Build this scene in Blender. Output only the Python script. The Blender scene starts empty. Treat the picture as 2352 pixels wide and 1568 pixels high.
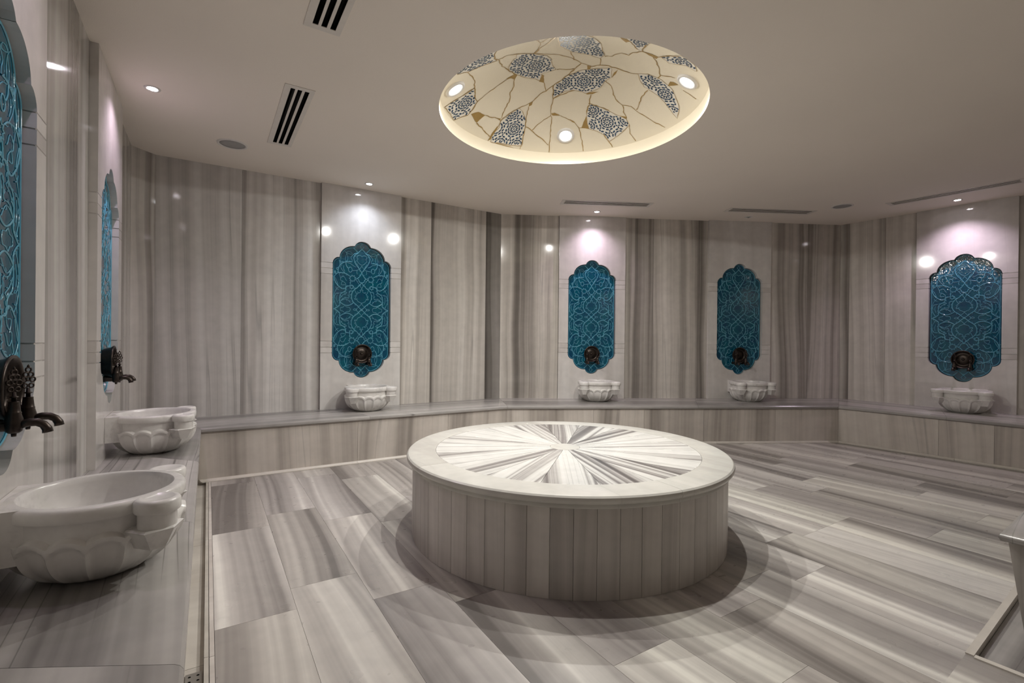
import bpy, bmesh, math, random
from mathutils import Vector, Matrix
random.seed(7)
scene = bpy.context.scene
COL = scene.collection
PI = math.pi

# ------------------------------------------------------------------ camera, world, exposure
CAM_H, YAW, PITCH, ROLL, FPX = 1.2112, 0.56049, -0.00261, -0.01088, 1113.13
cam_data = bpy.data.cameras.new('camera')
cam_data.sensor_width = 36.0
cam_data.lens = 36.0 * FPX / 2352.0
cam_data.clip_start = 0.02
cam = bpy.data.objects.new('camera', cam_data)
COL.objects.link(cam)
fw = Vector((math.sin(YAW), math.cos(YAW), 0)); rt = Vector((math.cos(YAW), -math.sin(YAW), 0)); up = Vector((0, 0, 1))
F = fw * math.cos(PITCH) + up * math.sin(PITCH)
U = up * math.cos(PITCH) - fw * math.sin(PITCH)
X = rt * math.cos(ROLL) - U * math.sin(ROLL)
Y = rt * math.sin(ROLL) + U * math.cos(ROLL)
M = Matrix((X, Y, -F)).transposed().to_4x4()
M.translation = (0, 0, CAM_H)
cam.matrix_world = M
scene.camera = cam

world = bpy.data.worlds.new('world')
scene.world = world
world.use_nodes = True
world.node_tree.nodes['Background'].inputs[0].default_value = (0.02, 0.02, 0.02, 1)
world.node_tree.nodes['Background'].inputs[1].default_value = 0.0

scene.view_settings.view_transform = 'Standard'
scene.view_settings.look = 'None'
scene.view_settings.gamma = 1.0
scene.view_settings.use_curve_mapping = False
scene.view_settings.exposure = 0.66
scene.cycles.use_denoising = True
scene.cycles.max_bounces = 6
scene.cycles.diffuse_bounces = 4
scene.cycles.glossy_bounces = 2
scene.cycles.use_adaptive_sampling = True
scene.cycles.adaptive_threshold = 0.08
scene.cycles.sample_clamp_indirect = 4.0
scene.cycles.caustics_reflective = False
scene.cycles.caustics_refractive = False

DOME_SPOT_W = 86.0       # each of the four flood lamps in the dome
DOWNLIGHT_W = 16.0        # each recessed downlight

# ------------------------------------------------------------------ room constants (metres, from the photograph)
H = 2.86
HB = 0.452
DOME_C = (2.248, 2.812); DOME_R = 0.955; DOME_RIM = 0.105; DOME_RISE = 0.30
STONE_C = (2.04, 2.565)
C1 = Vector((-0.573, 5.463)); C2 = Vector((3.2415, 5.463)); C3 = Vector((7.4369, 3.2872))
DR = Vector((0.0799, -0.9968)); C4 = C3 + DR * 6.0
Y_FRONT = -2.6
WALLS = {  # origin, direction (viewed from inside it runs to the right), length
    'left': (Vector((-0.573, 0.0)), Vector((0, 1)), 5.315),
    'rear': (C1, Vector((1, 0)), 3.8145),
    'far': (C2, (C3 - C2).normalized(), (C3 - C2).length),
    'right': (C3, DR, 6.0)}
DEPTH = {'left': 0.533, 'rear': 0.696, 'far': 0.758, 'right': 0.917}

# ------------------------------------------------------------------ helpers
def frame(o, d, z=0.0):
    """local x along d, local y away from the room, local z up"""
    m = Matrix(((d.x, -d.y, 0, o.x), (d.y, d.x, 0, o.y), (0, 0, 1, z), (0, 0, 0, 1)))
    return m
def wall_frame(name, s=0.0, z=0.0, k=0.0):
    o, d, _ = WALLS[name]
    n = Vector((d.y, -d.x))
    return frame(o + d * s + n * k, d, z)
def link(ob, parent=None, m=None):
    COL.objects.link(ob)
    if parent is not None:
        ob.parent = parent
    if m is not None:
        ob.matrix_basis = m
    return ob
def mesh_data(name, V, Fc, mat, smooth=False):
    me = bpy.data.meshes.new(name)
    me.from_pydata([tuple(v) for v in V], [], Fc)
    me.update()
    if mat is not None:
        me.materials.append(mat)
    if smooth:
        me.polygons.foreach_set('use_smooth', [True] * len(me.polygons))
    return me
def make(name, V, Fc, mat, parent=None, m=None, smooth=False):
    return link(bpy.data.objects.new(name, mesh_data(name, V, Fc, mat, smooth)), parent, m)
def put(name, me, parent=None, m=None):
    return link(bpy.data.objects.new(name, me), parent, m)
def empty(name, m=None, parent=None):
    o = bpy.data.objects.new(name, None)
    o.empty_display_size = 0.1
    return link(o, parent, m)
def tag(o, label=None, cat=None, group=None, kind=None):
    if label: o['label'] = label
    if cat: o['category'] = cat
    if group: o['group'] = group
    if kind: o['kind'] = kind
    return o
def copy_tree(o, parent=None, m=None):
    c = o.copy()
    COL.objects.link(c)
    c.parent = parent
    if m is not None: c.matrix_basis = m
    for ch in list(o.children):
        copy_tree(ch, c)
    return c
class MB:
    def __init__(s): s.V = []; s.F = []
    def add(s, V, Fc):
        b = len(s.V); s.V += [tuple(v) for v in V]; s.F += [tuple(i + b for i in f) for f in Fc]; return s
    def box(s, x0, x1, y0, y1, z0, z1):
        return s.add([(x0,y0,z0),(x1,y0,z0),(x1,y1,z0),(x0,y1,z0),(x0,y0,z1),(x1,y0,z1),(x1,y1,z1),(x0,y1,z1)],
                     [(3,2,1,0),(4,5,6,7),(0,1,5,4),(1,2,6,5),(2,3,7,6),(3,0,4,7)])
    def lathe(s, prof, n=32, axis='z', org=(0,0,0), closed=False):
        """prof: (r, h) pairs, swept around axis through org"""
        V = []
        for r, h in prof:
            for i in range(n):
                a = 2 * PI * i / n
                c, d = r * math.cos(a), r * math.sin(a)
                p = {'z': (c, d, h), 'y': (c, h, -d), 'x': (h, c, d)}[axis]
                V.append((p[0] + org[0], p[1] + org[1], p[2] + org[2]))
        Fc = []
        for j in range(len(prof) - 1):
            for i in range(n):
                k = (i + 1) % n
                Fc.append((j*n+i, j*n+k, (j+1)*n+k, (j+1)*n+i))
        if prof[0][0] > 1e-6 and not closed: Fc.append(tuple(range(n))[::-1])
        if prof[-1][0] > 1e-6 and not closed: Fc.append(tuple((len(prof)-1)*n + i for i in range(n)))
        return s.add(V, Fc)
    def tube(s, pts, rad, n=10):
        pts = [Vector(p) for p in pts]
        rads = rad if isinstance(rad, (list, tuple)) else [rad] * len(pts)
        V = []; prev = None
        for i, p in enumerate(pts):
            t = (pts[min(i+1, len(pts)-1)] - pts[max(i-1, 0)]).normalized()
            a = prev if prev is not None else (Vector((1,0,0)) if abs(t.x) < 0.9 else Vector((0,0,1)))
            u = (a - t * a.dot(t)).normalized(); w = t.cross(u); prev = u
            for j in range(n):
                g = 2 * PI * j / n
                V.append(p + (u * math.cos(g) + w * math.sin(g)) * rads[i])
        Fc = []
        for i in range(len(pts) - 1):
            for j in range(n):
                k = (j + 1) % n
                Fc.append((i*n+j, i*n+k, (i+1)*n+k, (i+1)*n+j))
        Fc.append(tuple(range(n))[::-1]); Fc.append(tuple((len(pts)-1)*n + j for j in range(n)))
        return s.add(V, Fc)
    def torus(s, org, R, r, ax=('x','z'), n=12, m=6):
        e = {'x': Vector((1,0,0)), 'y': Vector((0,1,0)), 'z': Vector((0,0,1)), 'd': Vector((0.707,-0.707,0))}
        a, b = e[ax[0]], e[ax[1]]; c = a.cross(b); o = Vector(org)
        V = []; Fc = []
        for i in range(n):
            g = 2 * PI * i / n; d = a * math.cos(g) + b * math.sin(g)
            for j in range(m):
                q = 2 * PI * j / m
                V.append(o + d * (R + r * math.cos(q)) + c * (r * math.sin(q)))
        for i in range(n):
            for j in range(m):
                i2, j2 = (i+1) % n, (j+1) % m
                Fc.append((i*m+j, i2*m+j, i2*m+j2, i*m+j2))
        return s.add(V, Fc)
    def build(s, name, mat, parent=None, m=None, smooth=False):
        return make(name, s.V, s.F, mat, parent, m, smooth)
    def data(s, name, mat, smooth=False):
        return mesh_data(name, s.V, s.F, mat, smooth)
def auto_smooth(o, deg=35):
    """smooth shading with crisp edges, kept in the mesh itself"""
    me = o.data
    me.polygons.foreach_set('use_smooth', [True] * len(me.polygons))
    bm = bmesh.new(); bm.from_mesh(me)
    bmesh.ops.recalc_face_normals(bm, faces=bm.faces)
    for e in bm.edges:
        if len(e.link_faces) == 2 and e.calc_face_angle(0) > math.radians(deg): e.smooth = False
    bm.to_mesh(me); bm.free()
    return o
def fill_loops(loops, z=0.0):
    """triangulated flat face inside the first loop with the other loops cut out"""
    bm = bmesh.new(); E = []
    for L in loops:
        vs = [bm.verts.new((p[0], p[1], z)) for p in L]
        for i in range(len(vs)): E.append(bm.edges.new((vs[i], vs[(i+1) % len(vs)])))
    bmesh.ops.triangle_fill(bm, use_beauty=True, use_dissolve=False, edges=E)
    return bm

# ------------------------------------------------------------------ materials
def newmat(name):
    m = bpy.data.materials.new(name); m.use_nodes = True
    nt = m.node_tree; b = nt.nodes['Principled BSDF']
    return m, nt, b
def N(nt, kind, **kw):
    n = nt.nodes.new(kind)
    for k, v in kw.items(): setattr(n, k, v)
    return n
def math_node(nt, op, a, b=None, clamp=False):
    n = N(nt, 'ShaderNodeMath', operation=op, use_clamp=clamp)
    for i, v in enumerate((a, b)):
        if v is None: continue
        if isinstance(v, (int, float)): n.inputs[i].default_value = v
        else: nt.links.new(v, n.inputs[i])
    return n.outputs[0]
def ramp(nt, fac, stops):
    r = N(nt, 'ShaderNodeValToRGB'); el = r.color_ramp.elements
    while len(el) < len(stops): el.new(0.5)
    for e, (p, c) in zip(el, stops): e.position = p; e.color = (*c, 1)
    nt.links.new(fac, r.inputs[0])
    return r.outputs[0]
def noise(nt, vec, scale, detail=2.0, rough=0.5):
    n = N(nt, 'ShaderNodeTexNoise'); n.inputs['Scale'].default_value = scale
    n.inputs['Detail'].default_value = detail; n.inputs['Roughness'].default_value = rough
    nt.links.new(vec, n.inputs['Vector'])
    return n.outputs['Fac']
def mixc(nt, fac, a, b, mode='MIX'):
    n = N(nt, 'ShaderNodeMix', data_type='RGBA', blend_type=mode)
    for sock, v in ((n.inputs[0], fac), (n.inputs[6], a), (n.inputs[7], b)):
        if isinstance(v, (int, float)): sock.default_value = v
        elif isinstance(v, tuple): sock.default_value = (*v, 1)
        else: nt.links.new(v, sock)
    return n.outputs[2]

def striped_marble(name, across, along, stops, rough=0.22, fscale=1.0, warp=0.05, slant=0.0, vein=0.35, veincol=(0.16, 0.15, 0.145), wear=0.0, mixw=(0.57, 0.36, 0.07), tone=0.16, contrast=2.8):
    """marble with bands: across / along are local axes (0, 1, 2); every piece gets its own cut of stone"""
    m, nt, b = newmat(name)
    tc = N(nt, 'ShaderNodeTexCoord'); oi = N(nt, 'ShaderNodeObjectInfo')
    sp = N(nt, 'ShaderNodeSeparateXYZ'); nt.links.new(tc.outputs['Object'], sp.inputs[0])
    ac, al = sp.outputs[across], sp.outputs[along]
    rnd = math_node(nt, 'MULTIPLY', oi.outputs['Random'], 61.7)
    # slow wander of the bands along their length
    wv = N(nt, 'ShaderNodeCombineXYZ'); nt.links.new(math_node(nt, 'MULTIPLY', ac, 0.8), wv.inputs[0]); nt.links.new(math_node(nt, 'MULTIPLY', al, 0.55), wv.inputs[1]); nt.links.new(rnd, wv.inputs[2])
    w = math_node(nt, 'MULTIPLY', math_node(nt, 'SUBTRACT', noise(nt, wv.outputs[0], 1.6, 0.0), 0.5), warp * 4)
    sl = math_node(nt, 'MULTIPLY', math_node(nt, 'MULTIPLY', math_node(nt, 'SUBTRACT', oi.outputs['Random'], 0.5), al), slant)
    a2 = math_node(nt, 'ADD', math_node(nt, 'ADD', math_node(nt, 'ADD', ac, w), sl), rnd)
    def layer(sa, sl_, off, det):
        v = N(nt, 'ShaderNodeCombineXYZ')
        nt.links.new(math_node(nt, 'MULTIPLY', a2, sa * fscale), v.inputs[0])
        nt.links.new(math_node(nt, 'MULTIPLY', al, sl_), v.inputs[1])
        v.inputs[2].default_value = off
        return noise(nt, v.outputs[0], 1.0, det, 0.55)
    n1, n2, n3 = layer(4.2, 0.05, 1.3, 0.0), layer(14.0, 0.10, 4.1, 1.0), layer(60.0, 0.35, 7.7, 1.0)
    val = math_node(nt, 'ADD', math_node(nt, 'ADD', math_node(nt, 'MULTIPLY', n1, mixw[0]), math_node(nt, 'MULTIPLY', n2, mixw[1])), math_node(nt, 'MULTIPLY', n3, mixw[2]))
    # stretch contrast about the middle
    val = math_node(nt, 'ADD', math_node(nt, 'MULTIPLY', math_node(nt, 'SUBTRACT', val, 0.5), contrast), 0.5, True)
    val = math_node(nt, 'ADD', val, math_node(nt, 'MULTIPLY', math_node(nt, 'SUBTRACT', oi.outputs['Random'], 0.5), tone), True)
    col = ramp(nt, val, stops)
    # a few thin dark veins
    n4 = layer(11.0, 0.16, 12.9, 0.0)
    line = math_node(nt, 'SUBTRACT', 1.0, math_node(nt, 'MULTIPLY', math_node(nt, 'ABSOLUTE', math_node(nt, 'SUBTRACT', n4, 0.52)), 60.0), True)
    patch = layer(2.0, 1.1, 19.0, 0.0)
    line = math_node(nt, 'MULTIPLY', line, math_node(nt, 'MULTIPLY', math_node(nt, 'SUBTRACT', patch, 0.42), 6.0, True))
    col = mixc(nt, math_node(nt, 'MULTIPLY', line, vein), col, veincol)
    # cloudy crystal variation
    cl = noise(nt, tc.outputs['Object'], 9.0, 2.0, 0.6)
    col = mixc(nt, 0.5, col, ramp(nt, cl, [(0.3, (0.86, 0.86, 0.86)), (0.7, (1.08, 1.07, 1.06))]), 'MULTIPLY')
    col = mixc(nt, 1.0, col, oi.outputs['Color'], 'MULTIPLY')
    nt.links.new(col, b.inputs['Base Color'])
    b.inputs['Roughness'].default_value = rough
    if wear > 0:
        r = noise(nt, tc.outputs['Object'], 6.0, 2.0, 0.65)
        nt.links.new(math_node(nt, 'ADD', math_node(nt, 'MULTIPLY', r, wear), rough - wear * 0.4), b.inputs['Roughness'])
    b.inputs['Specular IOR Level'].default_value = 0.5
    return m

W_ST = [(0.0, (0.165, 0.151, 0.138)), (0.25, (0.325, 0.302, 0.279)), (0.5, (0.50, 0.472, 0.440)), (0.75, (0.60, 0.572, 0.537)), (1.0, (0.70, 0.674, 0.637))]
F_ST = [(0.0, (0.175, 0.160, 0.152)), (0.25, (0.30, 0.279, 0.265)), (0.5, (0.40, 0.376, 0.357)), (0.75, (0.50, 0.476, 0.45)), (1.0, (0.70, 0.68, 0.635))]
B_ST = [(0.0, (0.15, 0.141, 0.135)), (0.3, (0.25, 0.238, 0.228)), (0.6, (0.34, 0.325, 0.31)), (1.0, (0.47, 0.45, 0.43))]
R_ST = [(0.0, (0.20, 0.178, 0.158)), (0.3, (0.36, 0.325, 0.292)), (0.6, (0.49, 0.447, 0.405)), (1.0, (0.56, 0.52, 0.475))]
V_ST = [(0.0, (0.10, 0.09, 0.087)), (0.28, (0.24, 0.222, 0.215)), (0.44, (0.44, 0.425, 0.405)), (0.58, (0.62, 0.61, 0.583)), (1.0, (0.69, 0.682, 0.658))]
S_ST = [(0.0, (0.36, 0.337, 0.315)), (0.35, (0.48, 0.453, 0.427)), (0.65, (0.565, 0.537, 0.507)), (1.0, (0.63, 0.603, 0.57))]
P_ST = [(0.0, (0.56, 0.532, 0.505)), (0.5, (0.64, 0.615, 0.588)), (1.0, (0.70, 0.68, 0.655))]
C_ST = [(0.0, (0.46, 0.445, 0.41)), (0.4, (0.545, 0.532, 0.495)), (1.0, (0.61, 0.60, 0.562))]
M_WALL = striped_marble('wall_marble', 0, 2, W_ST, rough=0.09, warp=0.014, slant=0.05, mixw=(0.53, 0.38, 0.09), contrast=3.1)
M_PANEL = striped_marble('pale_panel_marble', 0, 2, P_ST, rough=0.07, warp=0.03, vein=0.06, fscale=0.7, tone=0.3)
M_FLOOR = striped_marble('floor_marble', 0, 1, F_ST, rough=0.28, warp=0.022, slant=0.16, vein=0.0, wear=0.2, fscale=1.15, tone=0.24, contrast=3.0)
M_SEAT = striped_marble('bench_top_marble', 1, 0, B_ST, rough=0.22, warp=0.016, slant=0.12, vein=0.7, veincol=(0.10, 0.095, 0.09), fscale=1.3, wear=0.1)
M_RISER = striped_marble('bench_riser_marble', 0, 2, R_ST, rough=0.3, warp=0.016, slant=0.14, vein=0.3, fscale=1.2, contrast=2.2)
M_STAVE = striped_marble('stave_marble', 1, 2, S_ST, rough=0.35, warp=0.02, vein=0.12, fscale=1.3, tone=0.12)
M_WEDGE = striped_marble('inlay_marble', 1, 0, V_ST, rough=0.25, warp=0.012, vein=0.3, fscale=1.7, mixw=(0.34, 0.52, 0.14), wear=0.12)
M_CAP = striped_marble('cap_marble', 0, 1, C_ST, rough=0.24, warp=0.2, vein=0.12, fscale=0.5, wear=0.1)
M_TRIM = striped_marble('cream_trim_stone', 1, 0, [(0.0, (0.45, 0.415, 0.375)), (1.0, (0.59, 0.553, 0.505))], rough=0.4, vein=0.1)

def basin_marble():
    m, nt, b = newmat('basin_white_marble')
    tc = N(nt, 'ShaderNodeTexCoord'); oi = N(nt, 'ShaderNodeObjectInfo')
    mp = N(nt, 'ShaderNodeVectorMath', operation='ADD')
    nt.links.new(tc.outputs['Object'], mp.inputs[0])
    cv = N(nt, 'ShaderNodeCombineXYZ'); nt.links.new(math_node(nt, 'MULTIPLY', oi.outputs['Random'], 20.0), cv.inputs[0]); nt.links.new(cv.outputs[0], mp.inputs[1])
    f = noise(nt, mp.outputs[0], 5.0, 5.0, 0.6)
    g = noise(nt, mp.outputs[0], 40.0, 3.0, 0.6)
    f = math_node(nt, 'ADD', math_node(nt, 'MULTIPLY', f, 0.85), math_node(nt, 'MULTIPLY', g, 0.15))
    nt.links.new(ramp(nt, f, [(0.3, (0.50, 0.485, 0.47)), (0.45, (0.68, 0.66, 0.635)), (0.7, (0.76, 0.74, 0.715))]), b.inputs['Base Color'])
    b.inputs['Roughness'].default_value = 0.24
    return m
M_BASIN = basin_marble()

def plaster(name, c, bump=0.12, scale=180.0, rough=0.85):
    m, nt, b = newmat(name)
    tc = N(nt, 'ShaderNodeTexCoord')
    f = noise(nt, tc.outputs['Object'], 1.2, 1.0, 0.5)
    nt.links.new(ramp(nt, f, [(0.3, tuple(x * 0.965 for x in c)), (0.7, c)]), b.inputs['Base Color'])
    b.inputs['Roughness'].default_value = rough
    bp = N(nt, 'ShaderNodeBump'); bp.inputs['Strength'].default_value = bump; bp.inputs['Distance'].default_value = 0.004
    nt.links.new(noise(nt, tc.outputs['Object'], scale, 1.0, 0.6), bp.inputs['Height'])
    nt.links.new(bp.outputs[0], b.inputs['Normal'])
    return m
M_CEIL = plaster('ceiling_plaster', (0.86, 0.785, 0.70))
M_DOME = plaster('dome_plaster', (0.86, 0.775, 0.61), 0.15, 120.0, 0.7)

def flat(name, c, rough=0.5, metal=0.0, var=0.06, scale=14.0):
    m, nt, b = newmat(name)
    tc = N(nt, 'ShaderNodeTexCoord')
    f = noise(nt, tc.outputs['Object'], scale, 3.0, 0.55)
    nt.links.new(ramp(nt, f, [(0.25, tuple(x * (1 - var) for x in c)), (0.75, tuple(min(1, x * (1 + var)) for x in c))]), b.inputs['Base Color'])
    b.inputs['Roughness'].default_value = rough; b.inputs['Metallic'].default_value = metal
    return m
M_GOLD = flat('gold_paint', (0.42, 0.27, 0.085), 0.42, 0.25, 0.12)
M_GIRIH = flat('girih_white', (0.82, 0.77, 0.67), 0.6)
M_NAVY = flat('girih_blue', (0.018, 0.055, 0.11), 0.4, 0.0, 0.5, 30.0)
M_ALU = flat('vent_aluminium', (0.72, 0.67, 0.61), 0.45, 0.0)
M_ALU2 = flat('vent_slat_aluminium', (0.42, 0.40, 0.38), 0.35, 0.6)
M_BLACK = flat('vent_black', (0.012, 0.012, 0.011), 0.6)
M_WHITE = flat('fixture_white', (0.72, 0.69, 0.65), 0.45)
M_GRILLE = flat('speaker_grille', (0.34, 0.33, 0.32), 0.6)
M_BACK = flat('wall_core', (0.30, 0.28, 0.26), 0.8)
M_GROUT = flat('grout', (0.30, 0.28, 0.26), 0.8)
M_STEEL = flat('drain_steel', (0.55, 0.53, 0.50), 0.3, 0.9)

def bronze():
    m, nt, b = newmat('dark_bronze')
    tc = N(nt, 'ShaderNodeTexCoord')
    f = noise(nt, tc.outputs['Object'], 22.0, 4.0, 0.6)
    nt.links.new(ramp(nt, f, [(0.3, (0.026, 0.020, 0.017)), (0.7, (0.075, 0.058, 0.048))]), b.inputs['Base Color'])
    b.inputs['Metallic'].default_value = 0.75; b.inputs['Roughness'].default_value = 0.33
    return m
M_BRONZE = bronze()

def glaze(name, c0, c1, bump, rough):
    m, nt, b = newmat(name)
    tc = N(nt, 'ShaderNodeTexCoord'); oi = N(nt, 'ShaderNodeObjectInfo')
    f = noise(nt, tc.outputs['Object'], 9.0, 3.0, 0.6)
    nt.links.new(ramp(nt, f, [(0.32, c0), (0.68, c1)]), b.inputs['Base Color'])
    b.inputs['Roughness'].default_value = rough
    b.inputs['Coat Weight'].default_value = 0.5; b.inputs['Coat Roughness'].default_value = 0.04
    bp = N(nt, 'ShaderNodeBump'); bp.inputs['Strength'].default_value = bump; bp.inputs['Distance'].default_value = 0.006
    nt.links.new(noise(nt, tc.outputs['Object'], 38.0, 2.0, 0.5), bp.inputs['Height'])
    nt.links.new(bp.outputs[0], b.inputs['Normal'])
    return m
M_TILE = glaze('turquoise_glaze', (0.0, 0.046, 0.105), (0.0, 0.095, 0.140), 0.22, 0.07)
M_RELIEF = glaze('pale_turquoise_glaze', (0.075, 0.30, 0.42), (0.12, 0.39, 0.51), 0.15, 0.10)

def glow(name, c, s):
    m, nt, b = newmat(name)
    b.inputs['Base Color'].default_value = (0.8, 0.8, 0.8, 1)
    b.inputs['Emission Color'].default_value = (*c, 1); b.inputs['Emission Strength'].default_value = s
    m.cycles.emission_sampling = 'NONE'              # the lamps themselves light the room
    return m
M_LAMP = glow('lamp_lens', (1.0, 0.93, 1.0), 30.0)
M_LAMP_COOL = glow('lamp_lens_cool', (0.93, 0.95, 1.0), 30.0)
M_FLOOD = glow('flood_lens', (0.93, 1.0, 0.98), 5.0)
def lens_off():
    m, nt, b = newmat('flood_glass')
    b.inputs['Base Color'].default_value = (0.75, 0.78, 0.8, 1); b.inputs['Roughness'].default_value = 0.15; b.inputs['Metallic'].default_value = 0.6
    b.inputs['Emission Color'].default_value = (0.9, 1, 1, 1); b.inputs['Emission Strength'].default_value = 1.0
    return m

# ------------------------------------------------------------------ floor
floor = tag(MB().box(-0.9, 8.6, -2.8, 6.0, -0.08, -0.034).build('floor', M_GROUT), 'grey and white striped marble floor laid in long staggered slabs', 'floor', kind='structure')
TRAY_O = Vector((2.53, 0.655)); TRAY_X = Vector((1.0, 0.058)).normalized(); TRAY_Y = Vector((TRAY_X.y, -TRAY_X.x))
def clip(poly, o, n):
    """keep the part of a convex polygon where (p - o).n >= 0"""
    out = []
    for i in range(len(poly)):
        a, b = poly[i], poly[(i+1) % len(poly)]
        da, db = (a - o).dot(n), (b - o).dot(n)
        if da >= 0: out.append(a)
        if (da >= 0) != (db >= 0): out.append(a + (b - a) * (da / (da - db)))
    return out
def prism(poly, z0, z1):
    n = len(poly)
    V = [(p[0], p[1], z0) for p in poly] + [(p[0], p[1], z1) for p in poly]
    Fc = [tuple(range(n))[::-1], tuple(range(n, 2*n))] + [(i, (i+1) % n, (i+1) % n + n, i + n) for i in range(n)]
    return V, Fc
TW, TL, GAP = 0.315, 1.135, 0.0006
rng = random.Random(11)
d_far = (C3 - C2).normalized(); n_far = Vector((d_far.y, -d_far.x)); n_right = Vector((DR.y, -DR.x))
for c in range(0, 23):
    x0 = 0.032 + c * TW
    off = {0: 3.472, 1: 3.675}.get(c, 3.5 + rng.uniform(-0.55, 0.55))
    for r in range(-5, 3):
        y0 = off + (r - 1) * TL + TL - TL
        y1 = y0 + TL
        if y1 < -1.6 or y0 > 4.80: continue
        P = [Vector((x0 + GAP, y0 + GAP)), Vector((x0 + TW - GAP, y0 + GAP)), Vector((x0 + TW - GAP, min(y1 - GAP, 4.82))), Vector((x0 + GAP, min(y1 - GAP, 4.82)))]
        P = clip(P, C2 + n_far * 0.70, n_far)
        if len(P) >= 3: P = clip(P, C3 + n_right * 0.86, n_right)
        if len(P) < 3: continue
        if all((p - Vector(STONE_C)).length < 0.97 for p in P): continue
        pieces = [clip(P, TRAY_O, -TRAY_Y)]
        low = clip(P, TRAY_O, TRAY_Y)
        if len(low) >= 3: pieces.append(clip(low, TRAY_O, -TRAY_X))
        for Q in pieces:
            if len(Q) < 3: continue
            ar = abs(sum(Q[i].x * Q[(i+1) % len(Q)].y - Q[(i+1) % len(Q)].x * Q[i].y for i in range(len(Q)))) / 2
            if ar < 0.004: continue
            mid = sum(Q, Vector((0, 0))) / len(Q)
            V, Fc = prism([q - mid for q in Q], -0.034, 0.0)
            o = make('floor_tile', V, Fc, M_FLOOR, floor, Matrix.Translation((mid.x, mid.y, 0)))
            t = rng.uniform(0.86, 1.06); o.color = (t, t * rng.uniform(0.985, 1.0), t * rng.uniform(0.965, 1.0), 1)
# sunken channel along the left bench with its raised lip
y = -1.2
for i, ln in enumerate((1.1, 1.2, 1.05, 1.25, 1.3, 0.1)):
    y1 = min(y + ln, 4.792)
    MB().box(-0.066, -0.004, 0.001, y1 - y - 0.001, -0.034, -0.022).build('gutter_slab', M_TRIM, floor, Matrix.Translation((0, y, 0)))
    MB().box(-0.003, 0.012, 0.001, y1 - y - 0.001, -0.034, 0.004).build('gutter_lip', M_TRIM, floor, Matrix.Translation((0, y, 0)))
    MB().box(0.0145, 0.031, 0.001, y1 - y - 0.001, -0.034, 0.0015).build('gutter_border', M_TRIM, floor, Matrix.Translation((0, y, 0)))
    y = y1
drain = empty('floor_drain', Matrix.Translation((-0.034, 2.03, -0.0218)))
tag(drain, 'small perforated metal drain cover in the channel below the bench', 'drain')
bm = fill_loops([[(-0.026, -0.08), (0.026, -0.08), (0.026, 0.08), (-0.026, 0.08)]] + [[(cx + 0.005 * math.cos(a * PI / 4), cy + 0.005 * math.sin(a * PI / 4)) for a in range(8)] for cx in (-0.013, 0.013) for cy in (-0.06, -0.03, 0.0, 0.03, 0.06)], 0.004)
me = bpy.data.meshes.new('grate'); bm.to_mesh(me); bm.free(); me.materials.append(M_STEEL); put('grate', me, drain)
MB().box(-0.026, 0.026, -0.08, 0.08, 0.0, 0.001).build('sump', M_BLACK, drain)

# ------------------------------------------------------------------ ceiling with openings, dome
def rect_loop(cx, cy, d, L, W):
    n = Vector((-d.y, d.x)); c = Vector((cx, cy))
    return [c + d * (sx * L / 2) + n * (sy * W / 2) for sx, sy in ((-1, -1), (1, -1), (1, 1), (-1, 1))]
VENTS = [((0.5035, 2.19), Vector((0, 1)), 1.13, 'slotted metal air vent cut off by the top picture edge'),
         ((0.5035, 4.015), Vector((0, 1)), 1.13, 'slotted metal air vent in the ceiling beside the round speaker'),
         ((4.03, 4.325), d_far, 1.10, 'slim slotted air vent above the second fountain from the corner'),
         ((5.94, 3.43), d_far, 1.12, 'slim slotted air vent above the dimmest fountain'),
         ((6.83, 1.935), DR, 1.13, 'long slotted air vent above the fountain on the right wall')]
NSEG = 128
circle = [(DOME_C[0] + DOME_R * math.cos(2*PI*i/NSEG), DOME_C[1] + DOME_R * math.sin(2*PI*i/NSEG)) for i in range(NSEG)]
loops = [[(-0.8, -2.8), (8.6, -2.8), (8.6, 6.0), (-0.8, 6.0)], circle] + [rect_loop(c[0], c[1], d, L - 0.03, 0.155) for c, d, L, _ in VENTS]
bm = fill_loops(loops, H)
bmesh.ops.recalc_face_normals(bm, faces=bm.faces)
me = bpy.data.meshes.new('ceiling'); bm.to_mesh(me); bm.free(); me.materials.append(M_CEIL)
ceiling = tag(put('ceiling', me), 'smooth taupe plaster ceiling around the round painted dome', 'ceiling', kind='structure')
# a lid over the vents and dome keeps the void dark
MB().box(-0.8, 8.6, -2.8, 6.0, H + 0.75, H + 0.8).build('ceiling_slab', M_BACK, ceiling)
RS = (DOME_R**2 + DOME_RISE**2) / (2 * DOME_RISE)
def cap_z(x, y, off=0.0):
    r2 = x * x + y * y; Rr = RS - off
    return DOME_RIM + DOME_RISE - RS + math.sqrt(max(Rr * Rr - r2, 1e-9))
DM = Matrix.Translation((DOME_C[0], DOME_C[1], H))
V = []; Fc = []
rings = [(DOME_R, 0.0), (DOME_R, DOME_RIM * 0.5), (DOME_R, DOME_RIM)] + [(DOME_R * f, None) for f in (0.97, 0.9, 0.8, 0.7, 0.6, 0.5, 0.4, 0.3, 0.2, 0.1)]
for r, z in rings:
    for i in range(NSEG):
        a = 2*PI*i/NSEG; V.append((r * math.cos(a), r * math.sin(a), cap_z(r, 0) if z is None else z))
V.append((0, 0, cap_z(0, 0)))
for j in range(len(rings) - 1):
    for i in range(NSEG):
        k = (i+1) % NSEG; Fc.append((j*NSEG+i, (j+1)*NSEG+i, (j+1)*NSEG+k, j*NSEG+k))
for i in range(NSEG): Fc.append(((len(rings)-1)*NSEG+i, len(V)-1, (len(rings)-1)*NSEG+(i+1) % NSEG))
dome = auto_smooth(make('dome', V, Fc, M_DOME, ceiling, DM), 50)
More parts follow.
